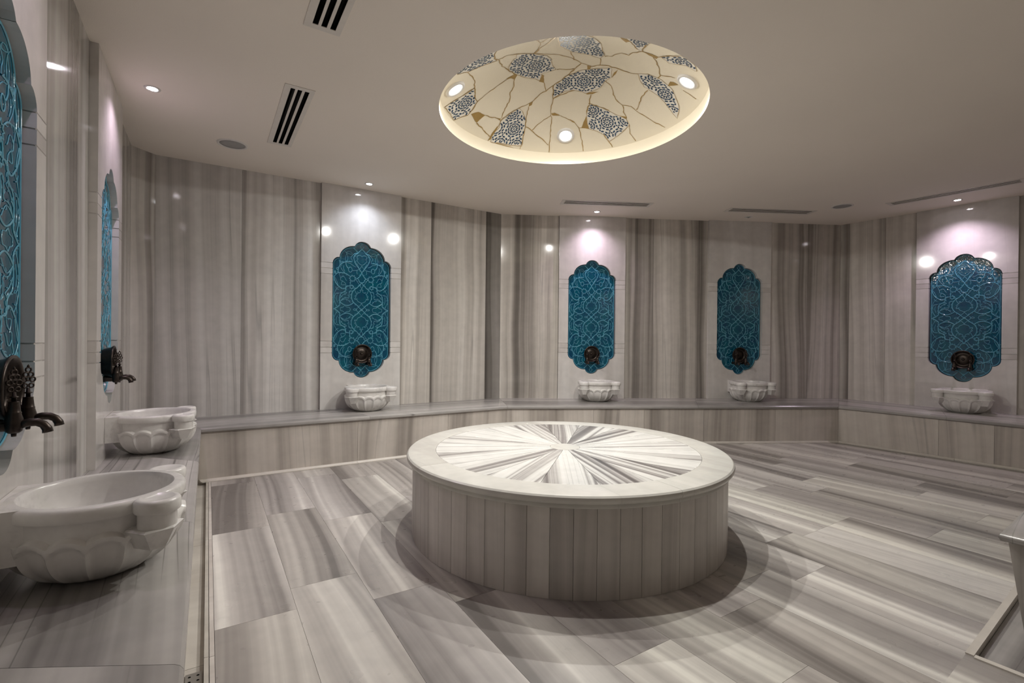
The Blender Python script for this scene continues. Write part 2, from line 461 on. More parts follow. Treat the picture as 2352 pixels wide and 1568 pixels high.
dome['label'] = 'shallow cream dome painted with gold cracks and blue lattice patches'
PATCH = [[(-0.636,-0.049),(-0.62,0.052),(-0.58,0.11),(-0.548,0.13),(-0.632,0.176),(-0.712,0.229),(-0.8,0.232),(-0.862,0.169),(-0.838,0.068),(-0.781,-0.028),(-0.72,-0.076)],[(-0.439,0.049),(-0.402,0.035),(-0.312,0.018),(-0.208,0.006),(-0.148,0.035),(-0.092,0.095),(-0.038,0.129),(-0.067,0.166),(-0.096,0.202),(-0.106,0.217),(-0.064,0.287),(-0.126,0.286),(-0.208,0.294),(-0.287,0.282),(-0.373,0.253),(-0.4,0.215),(-0.42,0.154),(-0.418,0.088)],[(-0.063,0.596),(-0.019,0.617),(0.06,0.681),(0.11,0.769),(0.168,0.905),(0.059,0.93),(-0.14,0.942),(-0.161,0.869),(-0.128,0.814),(-0.148,0.753),(-0.109,0.677),(-0.08,0.628)],[(-0.565,0.438),(-0.496,0.554),(-0.463,0.582),(-0.47,0.655),(-0.482,0.708),(-0.589,0.738),(-0.741,0.582),(-0.671,0.535),(-0.597,0.482)],[(0.062,0.287),(0.078,0.194),(0.08,0.144),(0.105,0.091),(0.13,0.02),(0.179,-0.032),(0.225,-0.094),(0.27,-0.147),(0.347,-0.067),(0.342,-0.006),(0.371,0.084),(0.354,0.156),(0.334,0.206),(0.271,0.227),(0.22,0.252),(0.181,0.292),(0.163,0.347),(0.146,0.412),(0.118,0.375)],[(-0.363,-0.321),(-0.281,-0.213),(-0.209,-0.144),(-0.147,-0.122),(-0.086,-0.114),(-0.016,-0.133),(0.05,-0.159),(0.131,-0.174),(0.122,-0.233),(0.08,-0.256),(-0.001,-0.331),(-0.069,-0.355),(-0.108,-0.365),(-0.157,-0.362),(-0.229,-0.412)],[(0.026,-0.529),(-0.01,-0.565),(0.066,-0.646),(0.15,-0.628),(0.172,-0.571),(0.203,-0.52),(0.225,-0.484),(0.192,-0.476),(0.129,-0.498),(0.072,-0.515)],[(0.321,-0.564),(0.325,-0.64),(0.33,-0.726),(0.425,-0.752),(0.499,-0.716),(0.491,-0.701),(0.438,-0.674),(0.418,-0.606),(0.397,-0.565)],[(0.425,-0.26),(0.457,-0.326),(0.518,-0.362),(0.547,-0.377),(0.605,-0.383),(0.659,-0.386),(0.738,-0.353),(0.813,-0.32),(0.892,-0.241),(0.855,-0.233),(0.791,-0.235),(0.743,-0.242),(0.669,-0.238),(0.627,-0.224),(0.557,-0.202),(0.492,-0.219)],[(0.423,0.275),(0.475,0.249),(0.572,0.218),(0.642,0.199),(0.691,0.168),(0.726,0.152),(0.78,0.17),(0.799,0.275),(0.796,0.345),(0.788,0.418),(0.723,0.409),(0.645,0.436),(0.585,0.465),(0.534,0.43),(0.474,0.366)]]
GOLD = [[(-0.457,0.702),(-0.401,0.682),(-0.32,0.714),(-0.346,0.755),(-0.362,0.786),(-0.402,0.756)],[(-0.348,0.342),(-0.31,0.281),(-0.281,0.284),(-0.275,0.336),(-0.313,0.326)],[(-0.071,0.3),(-0.097,0.224),(-0.077,0.227),(-0.025,0.299)],[(0.01,0.562),(-0.005,0.535),(0.011,0.501),(0.024,0.538)],[(-0.137,0.948),(0.06,0.932),(0.166,0.909),(0.172,0.939),(0.009,0.952)],[(-0.173,0.938),(-0.169,0.877),(-0.151,0.798),(-0.142,0.826),(-0.153,0.919)],[(0.228,0.542),(0.251,0.518),(0.311,0.518),(0.251,0.555)],[(-0.319,0.013),(-0.322,-0.049),(-0.305,-0.035),(-0.305,0.017)],[(-0.214,0.727),(-0.161,0.731),(-0.159,0.748)],[(0.532,0.501),(0.512,0.45),(0.488,0.388),(0.548,0.439),(0.585,0.465)],[(0.351,-0.063),(0.319,-0.123),(0.309,-0.178),(0.333,-0.132),(0.351,-0.072)],[(0.335,0.217),(0.339,0.19),(0.393,0.128),(0.375,0.18),(0.348,0.212)],[(0.124,-0.041),(0.147,-0.058),(0.169,-0.023),(0.156,-0.009)],[(0.237,-0.496),(0.285,-0.529),(0.323,-0.543),(0.337,-0.512),(0.292,-0.499)],[(0.613,-0.376),(0.579,-0.428),(0.59,-0.45),(0.623,-0.465),(0.618,-0.419)],[(-0.001,-0.506),(0.042,-0.514),(0.081,-0.514),(0.084,-0.479),(0.036,-0.489)],[(0.673,0.18),(0.716,0.137),(0.727,0.149)]]
CRACK = [[(-0.447,-0.173),(-0.363,-0.128),(-0.331,-0.071),(-0.313,0.016)],[(-0.346,-0.24),(-0.363,-0.128)],[(-0.32,-0.271),(-0.308,-0.159),(-0.316,-0.05),(-0.313,0.016)],[(-0.628,-0.029),(-0.62,0.052),(-0.58,0.11),(-0.534,0.13),(-0.466,0.197),(-0.392,0.234),(-0.31,0.281)],[(-0.543,0.114),(-0.497,0.064),(-0.438,0.045),(-0.313,0.016),(-0.219,-0.009),(-0.126,-0.037),(-0.001,-0.048)],[(-0.026,0.293),(0.045,0.368)],[(0.083,0.053),(0.079,0.194),(0.062,0.293),(0.045,0.368),(0.022,0.413),(0.008,0.496),(-0.006,0.539),(-0.063,0.596),(-0.121,0.672),(-0.152,0.746),(-0.143,0.818),(-0.161,0.89),(-0.17,0.936)],[(-0.279,0.329),(-0.24,0.403),(-0.223,0.494),(-0.184,0.543),(-0.179,0.632),(-0.158,0.722)],[(-0.31,0.306),(-0.356,0.38),(-0.406,0.476),(-0.463,0.582),(-0.466,0.664),(-0.482,0.708)],[(-0.72,0.24),(-0.642,0.311),(-0.594,0.376),(-0.565,0.438),(-0.506,0.536),(-0.463,0.582)],[(-0.362,0.786),(-0.266,0.84),(-0.175,0.896)],[(-0.32,0.714),(-0.247,0.726),(-0.161,0.731)],[(0.01,0.562),(0.048,0.652),(0.096,0.742),(0.137,0.838),(0.166,0.937)],[(0.096,0.742),(0.172,0.752),(0.26,0.771),(0.386,0.798)],[(0.24,0.559),(0.203,0.64),(0.172,0.752)],[(0.062,0.293),(0.147,0.412),(0.195,0.498),(0.243,0.557),(0.297,0.64),(0.364,0.742),(0.432,0.846)],[(0.147,0.412),(0.173,0.347),(0.238,0.241)],[(0.311,0.518),(0.382,0.507),(0.454,0.501)],[(-0.032,0.125),(0.049,0.072),(0.076,0.045)],[(-0.482,0.708),(-0.589,0.738)],[(-0.741,0.582),(-0.671,0.535),(-0.565,0.438)],[(-0.802,0.227),(-0.712,0.229),(-0.632,0.176),(-0.548,0.13)],[(0.454,0.502),(0.516,0.518),(0.599,0.579),(0.682,0.652)],[(-0.089,-0.112),(-0.004,-0.046),(0.072,-0.038),(0.151,-0.054),(0.19,-0.109),(0.241,-0.151),(0.309,-0.178),(0.349,-0.191),(0.393,-0.218),(0.425,-0.26)],[(0.19,-0.109),(0.134,-0.175)],[(0.135,-0.219),(0.165,-0.257),(0.175,-0.34),(0.225,-0.365),(0.214,-0.416),(0.23,-0.488)],[(0.23,-0.488),(0.307,-0.509),(0.393,-0.471),(0.464,-0.432),(0.501,-0.4),(0.523,-0.362)],[(0.501,-0.4),(0.553,-0.491)],[(0.344,-0.004),(0.411,0.01),(0.531,0.085),(0.612,0.08),(0.666,0.123),(0.722,0.143)],[(0.612,0.08),(0.659,0.038),(0.738,0.019),(0.85,-0.027),(0.929,-0.086)],[(0.597,-0.2),(0.617,-0.138),(0.661,-0.052),(0.706,0.018)],[(0.369,0.193),(0.414,0.266),(0.474,0.366)],[(0.415,0.277),(0.5,0.245),(0.581,0.207)],[(0.78,0.17),(0.841,0.224),(0.915,0.224)],[(0.718,0.415),(0.793,0.423),(0.84,0.434)],[(0.516,0.518),(0.585,0.465)],[(0.674,-0.466),(0.761,-0.512)],[(0.405,0.501),(0.454,0.502)],[(0.162,-0.58),(0.21,-0.506),(0.23,-0.488)],[(0.323,-0.543),(0.325,-0.64),(0.339,-0.698)],[(0.192,-0.476),(0.093,-0.509),(-0.001,-0.506)],[(0.072,-0.038),(0.081,0.042),(0.076,0.097)],[(-0.138,-0.407),(-0.108,-0.365)]]

def hug(bm, off):
    for v in bm.verts: v.co.z = cap_z(v.co.x, v.co.y, off)
def inside(p, poly):
    c = False; x, y = p; j = len(poly) - 1
    for i in range(len(poly)):
        xi, yi = poly[i]; xj, yj = poly[j]
        if (yi > y) != (yj > y) and x < (xj - xi) * (y - yi) / (yj - yi) + xi: c = not c
        j = i
    return c
def rough_line(pts, seg=0.018, amp=0.004, closed=False, r=random.Random(3)):
    out = []
    n = len(pts) if closed else len(pts) - 1
    for i in range(n):
        a = Vector(pts[i]); b = Vector(pts[(i+1) % len(pts)])
        m = max(1, int((b - a).length / seg)); nn = Vector((-(b - a).y, (b - a).x)).normalized() if (b - a).length > 1e-6 else Vector((0, 0))
        for k in range(m):
            q = a + (b - a) * (k / m)
            out.append(q + nn * r.uniform(-amp, amp) * (0 if k == 0 and i == 0 else 1))
    if not closed: out.append(Vector(pts[-1]))
    lim = DOME_R - 0.006
    return [(p * (lim / p.length) if p.length > lim else p) for p in out]
def paint(name, poly, mat, off, parent):
    bm = fill_loops([poly])
    for _ in range(2): bmesh.ops.subdivide_edges(bm, edges=[e for e in bm.edges if e.calc_length() > 0.05], cuts=1, use_grid_fill=True)
    bmesh.ops.triangulate(bm, faces=bm.faces)
    hug(bm, off)
    bmesh.ops.recalc_face_normals(bm, faces=bm.faces)
    me = bpy.data.meshes.new(name); bm.to_mesh(me); bm.free(); me.materials.append(mat)
    return put(name, me, parent)
def ribbon(name, pts, w, mat, off, parent, r=random.Random(5)):
    V = []; Fc = []
    for i, p in enumerate(pts):
        t = (pts[min(i+1, len(pts)-1)] - pts[max(i-1, 0)]).normalized(); n = Vector((-t.y, t.x)) * w * r.uniform(0.6, 1.35)
        for q in (p - n, p + n): V.append((q.x, q.y, cap_z(q.x, q.y, off)))
        if i: Fc.append((2*i-2, 2*i-1, 2*i+1, 2*i))
    return make(name, V, Fc, mat, parent)
STAR_D = 0.165
def girih_cells(poly, ang, org):
    """dark cells of a ten-pointed star lattice that fall inside poly"""
    cells = []
    def bar(c, ang, L, Wd):
        u = Vector((math.cos(ang), math.sin(ang))); v = Vector((-u.y, u.x)); e = Wd * 0.22
        cells.append([c + u*(L/2) , c + u*(L/2 - e) + v*(Wd/2), c - u*(L/2 - e) + v*(Wd/2), c - u*(L/2), c - u*(L/2 - e) - v*(Wd/2), c + u*(L/2 - e) - v*(Wd/2)])
    a1 = Vector((math.cos(ang), math.sin(ang))) * STAR_D; a2 = Vector((math.cos(ang + PI/3), math.sin(ang + PI/3))) * STAR_D
    for i in range(-14, 15):
        for j in range(-14, 15):
            c = Vector(org) + a1 * i + a2 * j
            if c.length > DOME_R + 0.2: continue
            cells.append([c + Vector((math.cos(k*PI/5), math.sin(k*PI/5))) * (0.0095 if k % 2 else 0.0055) for k in range(10)])
            for k in range(10):
                g = ang + k * PI / 5; u = Vector((math.cos(g), math.sin(g)))
                bar(c + u * 0.0275, g, 0.024, 0.0105)
                g2 = g + PI / 10; u2 = Vector((math.cos(g2), math.sin(g2)))
                bar(c + u2 * 0.0495, g2 + PI/2, 0.0205, 0.0125)
                bar(c + u * 0.0495, g, 0.0115, 0.0085)
            for k in range(12):
                g = ang + (k + 0.5) * PI / 6; u = Vector((math.cos(g), math.sin(g)))
                bar(c + u * 0.0690, g + PI/2, 0.026, 0.0130)
            for k in range(2):
                g = ang + PI/6 + k * PI/3; t = c + Vector((math.cos(g), math.sin(g))) * (STAR_D / math.sqrt(3))
                for q in range(3):
                    h2 = g + q * 2 * PI / 3 + PI/3; bar(t + Vector((math.cos(h2), math.sin(h2))) * 0.0125, h2, 0.019, 0.0115)
    return [c for c in cells if all(inside(p, poly) for p in c)]
for i, P in enumerate(PATCH):
    poly = rough_line(P, 0.02, 0.003, True)
    pt = paint('lattice_patch', poly, M_GIRIH, 0.0015, dome)
    cx = sum(p.x for p in poly) / len(poly); cy = sum(p.y for p in poly) / len(poly)
    mb = MB()
    for c in girih_cells([(p.x, p.y) for p in poly], 0.4 + i * 0.77, (cx + 0.02, cy - 0.01)):
        mb.add([(p.x, p.y, cap_z(p.x, p.y, 0.0028)) for p in c], [tuple(range(len(c)))])
    o = mb.build('lattice_cells', M_NAVY, pt); o['kind'] = 'stuff'
    ribbon('patch_outline', [p for p in poly] + [poly[0]], 0.0016, M_GOLD, 0.0036, pt)
for P in GOLD: paint('gold_fill', rough_line(P, 0.02, 0.002, True), M_GOLD, 0.0022, dome)
for P in CRACK: ribbon('gold_crack', rough_line(P, 0.022, 0.005), 0.0030, M_GOLD, 0.0030, dome)

# ------------------------------------------------------------------ tiled fountain plaque outline
def lobe_w(zr):
    """half width of the plaque at height zr above its centre"""
    z = abs(zr)
    if z >= 0.75: return 0.0
    w = 0.0
    if z >= 0.65: w = max(w, math.sqrt(max(0.0, 0.0917**2 - (z - 0.6583)**2)))
    if z <= 0.693:
        t = max(0.0, (z - 0.553) / 0.14)
        if z >= 0.553: w = max(w, 0.088 + 0.157 * math.sqrt(max(0.0, 1 - t * t)))
    if z <= 0.56:
        t = max(0.0, (z - 0.49) / 0.07)
        w = max(w, 0.245 + 0.07 * math.sqrt(max(0.0, 1 - t * t)))
    return w
ZS = sorted(set([0.0, 0.2, 0.4] + [0.49 + 0.07 * math.sin(a * PI / 16) for a in range(9)] + [0.553 + 0.14 * math.sin(a * PI / 28) for a in range(15)] + [0.694] + [0.6583 + 0.0917 * math.sin(a * PI / 36) for a in range(8, 19)]))
ZS = [z for z in ZS if z <= 0.75]
ZALL = sorted(set([-z for z in ZS] + ZS))
ZALL[0], ZALL[-1] = -0.75, 0.75
OUT = [(lobe_w(z), z) for z in ZALL]                              # right side, bottom to top
OUTLINE = OUT + [(-w, z) for w, z in reversed(OUT) if w > 1e-6]
TZ = 1.53; PANEL_K = 0.04

# ------------------------------------------------------------------ walls
def wall_mesh(name, key, label, s0, s1):
    mb = MB().box(s0, s1, 0.062, 0.2, -0.08, H + 0.02)
    return tag(mb.build(name, M_BACK, None, wall_frame(key)), label, 'wall', kind='structure')
w_left = wall_mesh('wall_left', 'left', 'left wall of grey striped marble slabs with two pale fountain panels', Y_FRONT, 5.6)
w_rear = wall_mesh('wall_back_left', 'rear', 'back wall of tall striped marble slabs around the brightest fountain panel', -0.2, 4.0)
w_far = wall_mesh('wall_back', 'far', 'far wall of brownish striped marble slabs with two fountain panels', -0.2, 5.0)
w_right = wall_mesh('wall_right', 'right', 'right wall of striped marble slabs with one wide fountain panel', -0.2, 6.2)
fr = MB().box(-0.6, 8.2, -0.2, 0.0, -0.08, H + 0.02).build('wall_front', M_WALL, None, Matrix.Translation((0, Y_FRONT, 0)))
tag(fr, 'plain striped marble wall behind the viewer', 'wall', kind='structure')
def slab(wall, s0, s1, tint=1.0, z0=0.40, warm=(1, 1, 1)):
    o = MB().box(0.0009, s1 - s0 - 0.0009, 0.0, 0.062, 0, H + 0.01 - z0).build('marble_slab', M_WALL, wall, Matrix.Translation((s0, 0, z0)))
    o.color = (tint * warm[0], tint * warm[1], tint * warm[2], 1)
    return o
COOL, WARM = (0.985, 0.995, 1.01), (1.0, 0.988, 0.968)
for a, b, t in ((-2.6, -1.2, 0.95), (-1.2, 0.2, 0.95), (0.2, 1.66, 0.95), (2.55, 3.57, 0.86), (4.47, 5.315, 0.9)): slab(w_left, a, b, t, warm=COOL)
# chamfered corner slab
ch_d = (Vector((-0.4136, 5.463)) - Vector((-0.573, 5.315))); ch_l = ch_d.length
WI = w_rear.matrix_basis.inverted()
o = MB().box(0.0, ch_l, 0.0, 0.05, 0, H - 0.39).build('marble_slab', M_WALL, w_rear, WI @ frame(Vector((-0.573, 5.315)), ch_d.normalized(), 0.40))
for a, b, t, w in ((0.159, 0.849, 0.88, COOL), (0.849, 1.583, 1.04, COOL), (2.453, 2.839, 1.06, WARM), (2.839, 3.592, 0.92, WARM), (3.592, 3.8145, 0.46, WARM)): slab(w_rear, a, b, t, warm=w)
for a, b, t in ((0.0, 0.523, 1.05), (0.523, 0.766, 1.06), (1.66, 2.057, 0.95), (2.057, 2.676, 1.0), (2.676, 2.812, 0.85), (3.695, 4.246, 0.98), (4.246, 4.476, 0.94), (4.476, 4.726, 1.0)): slab(w_far, a, b, t, warm=WARM)
for a, b, t in ((0.0, 0.11, 0.8), (0.11, 0.518, 0.98), (0.518, 0.8425, 1.0), (1.728, 2.5, 0.85), (2.5, 3.6, 0.95), (3.6, 4.8, 0.95), (4.8, 6.0, 0.95)): slab(w_right, a, b, t, warm=WARM)

CUTS = [HB - 0.03, 1.055, 1.115, 1.18, 1.90, 1.96, 2.02, H + 0.01]
def course_data(hw, z0, z1, i):
    """one stone course of a fountain panel with its share of the plaque recess cut out"""
    g = 0.0028; kf, kb, ch = -PANEL_K, 0.05, 0.003
    a, b = z0 + (g if i else 0), z1 - (g if i < 6 else 0)
    zs = sorted(set([a, b] + [TZ + z for z in ZALL + [-0.7506, 0.7506] if a < TZ + z < b]))
    hole = lambda z: lobe_w(z - TZ) + (0.004 if abs(z - TZ) < 0.7505 else 0.0)
    mb = MB()
    for p, q in zip(zs, zs[1:]):
        wp, wq = hole(p + 1e-6), hole(q - 1e-6)
        for s in (-1, 1):
            def quad(A, B, C, D): mb.add([A, B, C, D], [(0, 1, 2, 3) if s > 0 else (3, 2, 1, 0)])
            quad((s*wp, kf, p), (s*hw, kf, p), (s*hw, kf, q), (s*wq, kf, q))
            quad((s*hw, kf, p), (s*hw, kb, p), (s*hw, kb, q), (s*hw, kf, q))
            if wp > 0.001 or wq > 0.001: quad((s*wp, kb, p), (s*wp, kf, p), (s*wq, kf, q), (s*wq, kb, q))
    for z, fl in ((a, 1), (b, -1)):
        w = hole(z)
        for s in (-1, 1):
            f = [(s*w, kf, z), (s*hw, kf, z), (s*hw, kb, z), (s*w, kb, z)]
            mb.add(f, [(0, 1, 2, 3) if s * fl < 0 else (3, 2, 1, 0)])
    return mb.data('panel_course', M_PANEL)
COURSES = {}
def fountain_panel(wall, s, hw, label):
    p = empty('fountain_panel', Matrix.Translation((s, 0, 0)), wall); p['label'] = label
    if hw not in COURSES: COURSES[hw] = [course_data(hw, CUTS[i], CUTS[i+1], i) for i in range(7)]
    for me in COURSES[hw]: put('panel_course', me, p)
    mb = MB()
    for s2 in (-1, 1):
        x0, x1 = sorted((s2 * 0.325, s2 * (hw - 0.002)))
        for z0, z1 in ((1.04, 1.20), (1.88, 2.04)): mb.box(x0, x1, -PANEL_K + 0.005, 0.05, z0, z1)
    mb.build('groove_backing', M_PANEL, p)
    return p

# ------------------------------------------------------------------ plaques
def ridge(mb, pts, w, hgt, y0):
    """raised rounded line on the plaque face; pts in (x, z)"""
    P = [Vector(p) for p in pts]
    if len(P) > 2:                                                   # smooth with a Catmull-Rom pass
        Q = []
        for i in range(len(P) - 1):
            p0, p1, p2, p3 = P[max(i-1, 0)], P[i], P[i+1], P[min(i+2, len(P)-1)]
            n = max(2, int((p2 - p1).length / 0.011))
            for k in range(n):
                t = k / n
                Q.append(0.5 * ((2*p1) + (p2 - p0)*t + (2*p0 - 5*p1 + 4*p2 - p3)*t*t + (3*p1 - p0 - 3*p2 + p3)*t*t*t))
        Q.append(P[-1]); P = Q
    V = []; Fc = []
    for i, p in enumerate(P):
        t = (P[min(i+1, len(P)-1)] - P[max(i-1, 0)])
        t = t.normalized() if t.length > 1e-9 else Vector((1, 0)); n = Vector((-t.y, t.x))
        for f, hh in ((-1, 0.0), (-0.55, 0.8), (0, 1.0), (0.55, 0.8), (1, 0.0)):
            q = p + n * (f * w); V.append((q.x, y0 - hgt * hh, q.y))
        if i:
            for k in range(4): Fc.append((5*i-5+k, 5*i-4+k, 5*i+1+k, 5*i+k))
    mb.add(V, Fc)
BOLD = [[(740,740),(690,670),(620,580),(575,490),(565,410),(600,350),(650,320),(670,290),(740,215)],
 [(520,520),(460,515),(390,530),(320,560),(265,620),(235,700),(235,780)],
 [(470,830),(400,785),(300,770),(230,780),(175,830),(150,880),(165,950),(200,1020),(260,1080),(320,1120),(380,1110),(400,1060)],
 [(500,940),(490,1010),(480,1050),(430,1050),(395,1080),(390,1150),(360,1185),(290,1230),(270,1300),(270,1400),(275,1470),(230,1520),(140,1575)],
 [(740,970),(700,1010),(640,1080),(590,1115),(540,1180),(520,1260),(530,1340),(570,1410),(620,1450),(680,1510),(740,1570)],
 [(740,745),(700,820),(650,870),(610,890)], [(650,880),(680,910),(690,950),(740,962)],
 [(650,320),(590,325),(545,360)], [(395,530),(400,600),(440,660)], [(555,205),(600,245),(640,290)],
 [(250,490),(270,560),(265,620)], [(280,1410),(330,1450),(420,1480),(500,1460),(570,1410)]]
FINE = [[(740,385),(700,360),(650,365),(630,410),(655,440),(628,480),(660,515),(690,550),(740,575)],
 [(740,590),(700,650),(640,690),(540,705)], [(350,285),(410,340),(432,420),(430,480),(395,530),(383,440),(410,345)],
 [(400,320),(450,295),(510,310),(530,350),(470,345),(400,320)], [(545,360),(500,420),(525,470),(530,520)],
 [(420,540),(500,560),(570,610),(610,620)], [(275,620),(310,700),(380,780),(410,800)],
 [(400,1060),(390,1000),(340,960),(290,940),(285,890),(270,850),(250,800)], [(285,890),(330,850),(370,865),(390,910),(415,940)],
 [(520,1020),(560,1050),(590,1110)], [(610,900),(660,970),(740,1090)], [(740,1090),(705,1180),(650,1195),(640,1225),(590,1265),(615,1290),(585,1325),(640,1340),(660,1380),(700,1398),(740,1425)],
 [(590,1130),(620,1200),(640,1215)], [(740,1430),(680,1500),(620,1555)], [(285,1400),(330,1335),(400,1312),(462,1310),(470,1240),(470,1170),(520,1150)],
 [(285,1390),(380,1340),(440,1355),(510,1430)], [(270,1220),(210,1218),(170,1270),(150,1340),(178,1440),(230,1520)],
 [(280,1320),(340,1250),(425,1200),(380,1188)], [(255,1075),(210,1120),(180,1170),(158,1225),(150,1300)], [(182,1080),(205,1122)], [(250,1142),(205,1128)],
 [(120,945),(160,945)], [(120,1320),(152,1320)], [(290,1570),(285,1535),(345,1520),(375,1485),(420,1515),(480,1520),(500,1570)],
 [(740,110),(700,165),(740,215)], [(690,165),(720,182)], [(290,410),(285,480),(275,560)], [(215,1260),(205,1340),(225,1420)], [(330,940),(300,1030),(380,1030)],
 [(200,800),(150,745)], [(560,1560),(600,1545),(640,1570)], [(620,540),(660,600),(690,670)], [(350,610),(345,680),(375,740)], [(640,700),(630,740),(645,780)], [(165,880),(205,960),(230,1040)]]
def spiky(cx, cy, r0, r1, n):
    return [(cx + (r1 if k % 2 else r0) * math.cos(2*PI*k/(2*n)), cy + (r1 if k % 2 else r0) * math.sin(2*PI*k/(2*n))) for k in range(2*n + 1)]
def loop(cx, cy, rx, ry, n=12): return [(cx + rx * math.cos(2*PI*k/n), cy + ry * math.sin(2*PI*k/n)) for k in range(n + 1)]
LOOPS = [loop(490, 690, 40, 55), loop(315, 545, 18, 20, 8), loop(215, 690, 18, 20, 8), loop(170, 770, 14, 30, 8), spiky(540, 880, 48, 78, 9), spiky(520, 1070, 26, 50, 6)]
def to_face(p): return ((740 - p[0]) / 2000.0, (1570 - p[1]) / 2000.0 - 0.003)
TILE_Y = 0.0
rel = MB()
for sx in (-1, 1):
    for sz in (-1, 1):
        for L, w, hh in [(l, 0.0038, 0.0030) for l in BOLD] + [(l, 0.0023, 0.0021) for l in FINE] + [(l, 0.0030, 0.0026) for l in LOOPS]:
            ridge(rel, [(sx * to_face(p)[0], sz * to_face(p)[1]) for p in L], w, hh, TILE_Y - 0.001)
# small thorny leaf ticks growing off the stems
tick = random.Random(21)
for L in BOLD[:6] + FINE[10:12] + FINE[14:18]:
    for p, q in zip(L, L[1:]):
        p, q = Vector(p), Vector(q); d_ = (q - p)
        if d_.length < 45: continue
        d_.normalize(); n_ = Vector((-d_.y, d_.x)) * tick.choice((-1, 1)); m_ = p.lerp(q, tick.uniform(0.3, 0.7)); ln = tick.uniform(16, 30)
        T3 = [m_, m_ + n_ * ln * 0.7 + d_ * ln * 0.5, m_ + n_ * ln * 0.9 + d_ * ln * 1.3]
        for sx in (-1, 1):
            for sz in (-1, 1): ridge(rel, [(sx * to_face(t)[0], sz * to_face(t)[1]) for t in T3], 0.0019, 0.0018, TILE_Y - 0.001)
rim = [(w * 0.955, z * 0.985) for w, z in OUTLINE]
ridge(rel, rim + [rim[0]], 0.003, 0.004, TILE_Y - 0.001)
REL_ME = rel.data('relief', M_RELIEF, True)
nO = len(OUTLINE)
V = [(x, 0.045, z) for x, z in OUTLINE] + [(x, TILE_Y + 0.006, z) for x, z in OUTLINE] + [(x * 0.985, TILE_Y, z * 0.994) for x, z in OUTLINE]
Fc = [(j*nO + i, j*nO + (i+1) % nO, (j+1)*nO + (i+1) % nO, (j+1)*nO + i) for j in (0, 1) for i in range(nO)] + [tuple(2*nO + i for i in range(nO))]
BODY_ME = mesh_data('glazed_body', V, Fc, M_TILE)
def plaque(wall_key, s, label):
    t = empty('tile_plaque', wall_frame(wall_key, s, TZ))
    tag(t, label, 'wall tile', 'turquoise tile plaques')
    put('glazed_body', BODY_ME, t); put('relief', REL_ME, t)

# ------------------------------------------------------------------ taps
def faucet_parts():
    D = MB().lathe([(0.074, 0.0), (0.086, -0.012), (0.094, -0.045), (0.102, -0.054), (0.106, -0.060), (0.104, -0.065), (0.098, -0.065), (0.092, -0.058), (0.086, -0.034), (0.080, -0.026), (0.062, -0.024), (0.060, -0.0265), (0.02, -0.0265), (0.0, -0.0265)], 48, 'y').data('dish', M_BRONZE, True)
    Bs = MB().lathe([(0.0145, -0.024), (0.0145, -0.030), (0.012, -0.036), (0.006, -0.040), (0.0, -0.0405)], 20, 'y').data('boss', M_BRONZE, True)
    T = MB()
    T.tube([(0, 0.0, -0.108), (0, -0.03, -0.108), (0, -0.08, -0.108), (0, -0.092, -0.108)], [0.021, 0.0135, 0.0135, 0.012], 14)
    T.lathe([(0.012, -0.128), (0.019, -0.122), (0.022, -0.105), (0.0205, -0.085), (0.0165, -0.070), (0.0175, -0.067), (0.0155, -0.064), (0.0125, -0.035), (0.0135, -0.033), (0.0, -0.032)], 20, 'z', (0, -0.078, 0))
    T.lathe([(0.006, -0.138), (0.007, -0.128), (0.0, -0.127)], 12, 'z', (0, -0.078, 0))
    S = MB().tube([(0, -0.088, -0.104), (0, -0.112, -0.098), (0, -0.130, -0.099), (0, -0.144, -0.107), (0, -0.152, -0.120), (0, -0.154, -0.131)], [0.013, 0.0125, 0.012, 0.0115, 0.0125, 0.0135], 14)
    Hd = MB()
    Hd.lathe([(0.006, -0.034), (0.006, -0.022), (0.0105, -0.020), (0.0105, -0.018), (0.0055, -0.016), (0.0045, -0.004), (0.0, -0.003)], 14, 'z', (0, -0.078, 0))
    for dx, dz, r in ((-0.0085, 0.004, 0.0068), (0.0085, 0.004, 0.0068), (-0.0115, 0.024, 0.0078), (0.0115, 0.024, 0.0078), (-0.0065, 0.040, 0.0072), (0.0065, 0.040, 0.0072), (0.0, 0.0555, 0.0075), (0.0, 0.026, 0.006)):
        Hd.torus((dx * 0.707, -0.078 - dx * 0.707, dz), r, 0.0027, ('d', 'z'))
    Hd.lathe([(0.003, 0.062), (0.004, 0.067), (0.0, 0.074)], 8, 'z', (0, -0.078, 0))
    return D, Bs, T.data('tap_body', M_BRONZE, True), S.data('spout', M_BRONZE, True), Hd.data('handle', M_BRONZE, True)
FD = faucet_parts()
def faucet(wall_key, s, label):
    t = empty('wall_faucet', wall_frame(wall_key, s, 1.043, -TILE_Y))
    tag(t, label, 'faucet', 'bronze wall faucets')
    d = put('dish', FD[0], t); put('boss', FD[1], d)
    for sx in (-1, 1):
        b = put('tap', FD[2], t, Matrix.Translation((sx * 0.068, -0.002, 0)))
        put('spout', FD[3], b); put('handle', FD[4], b)

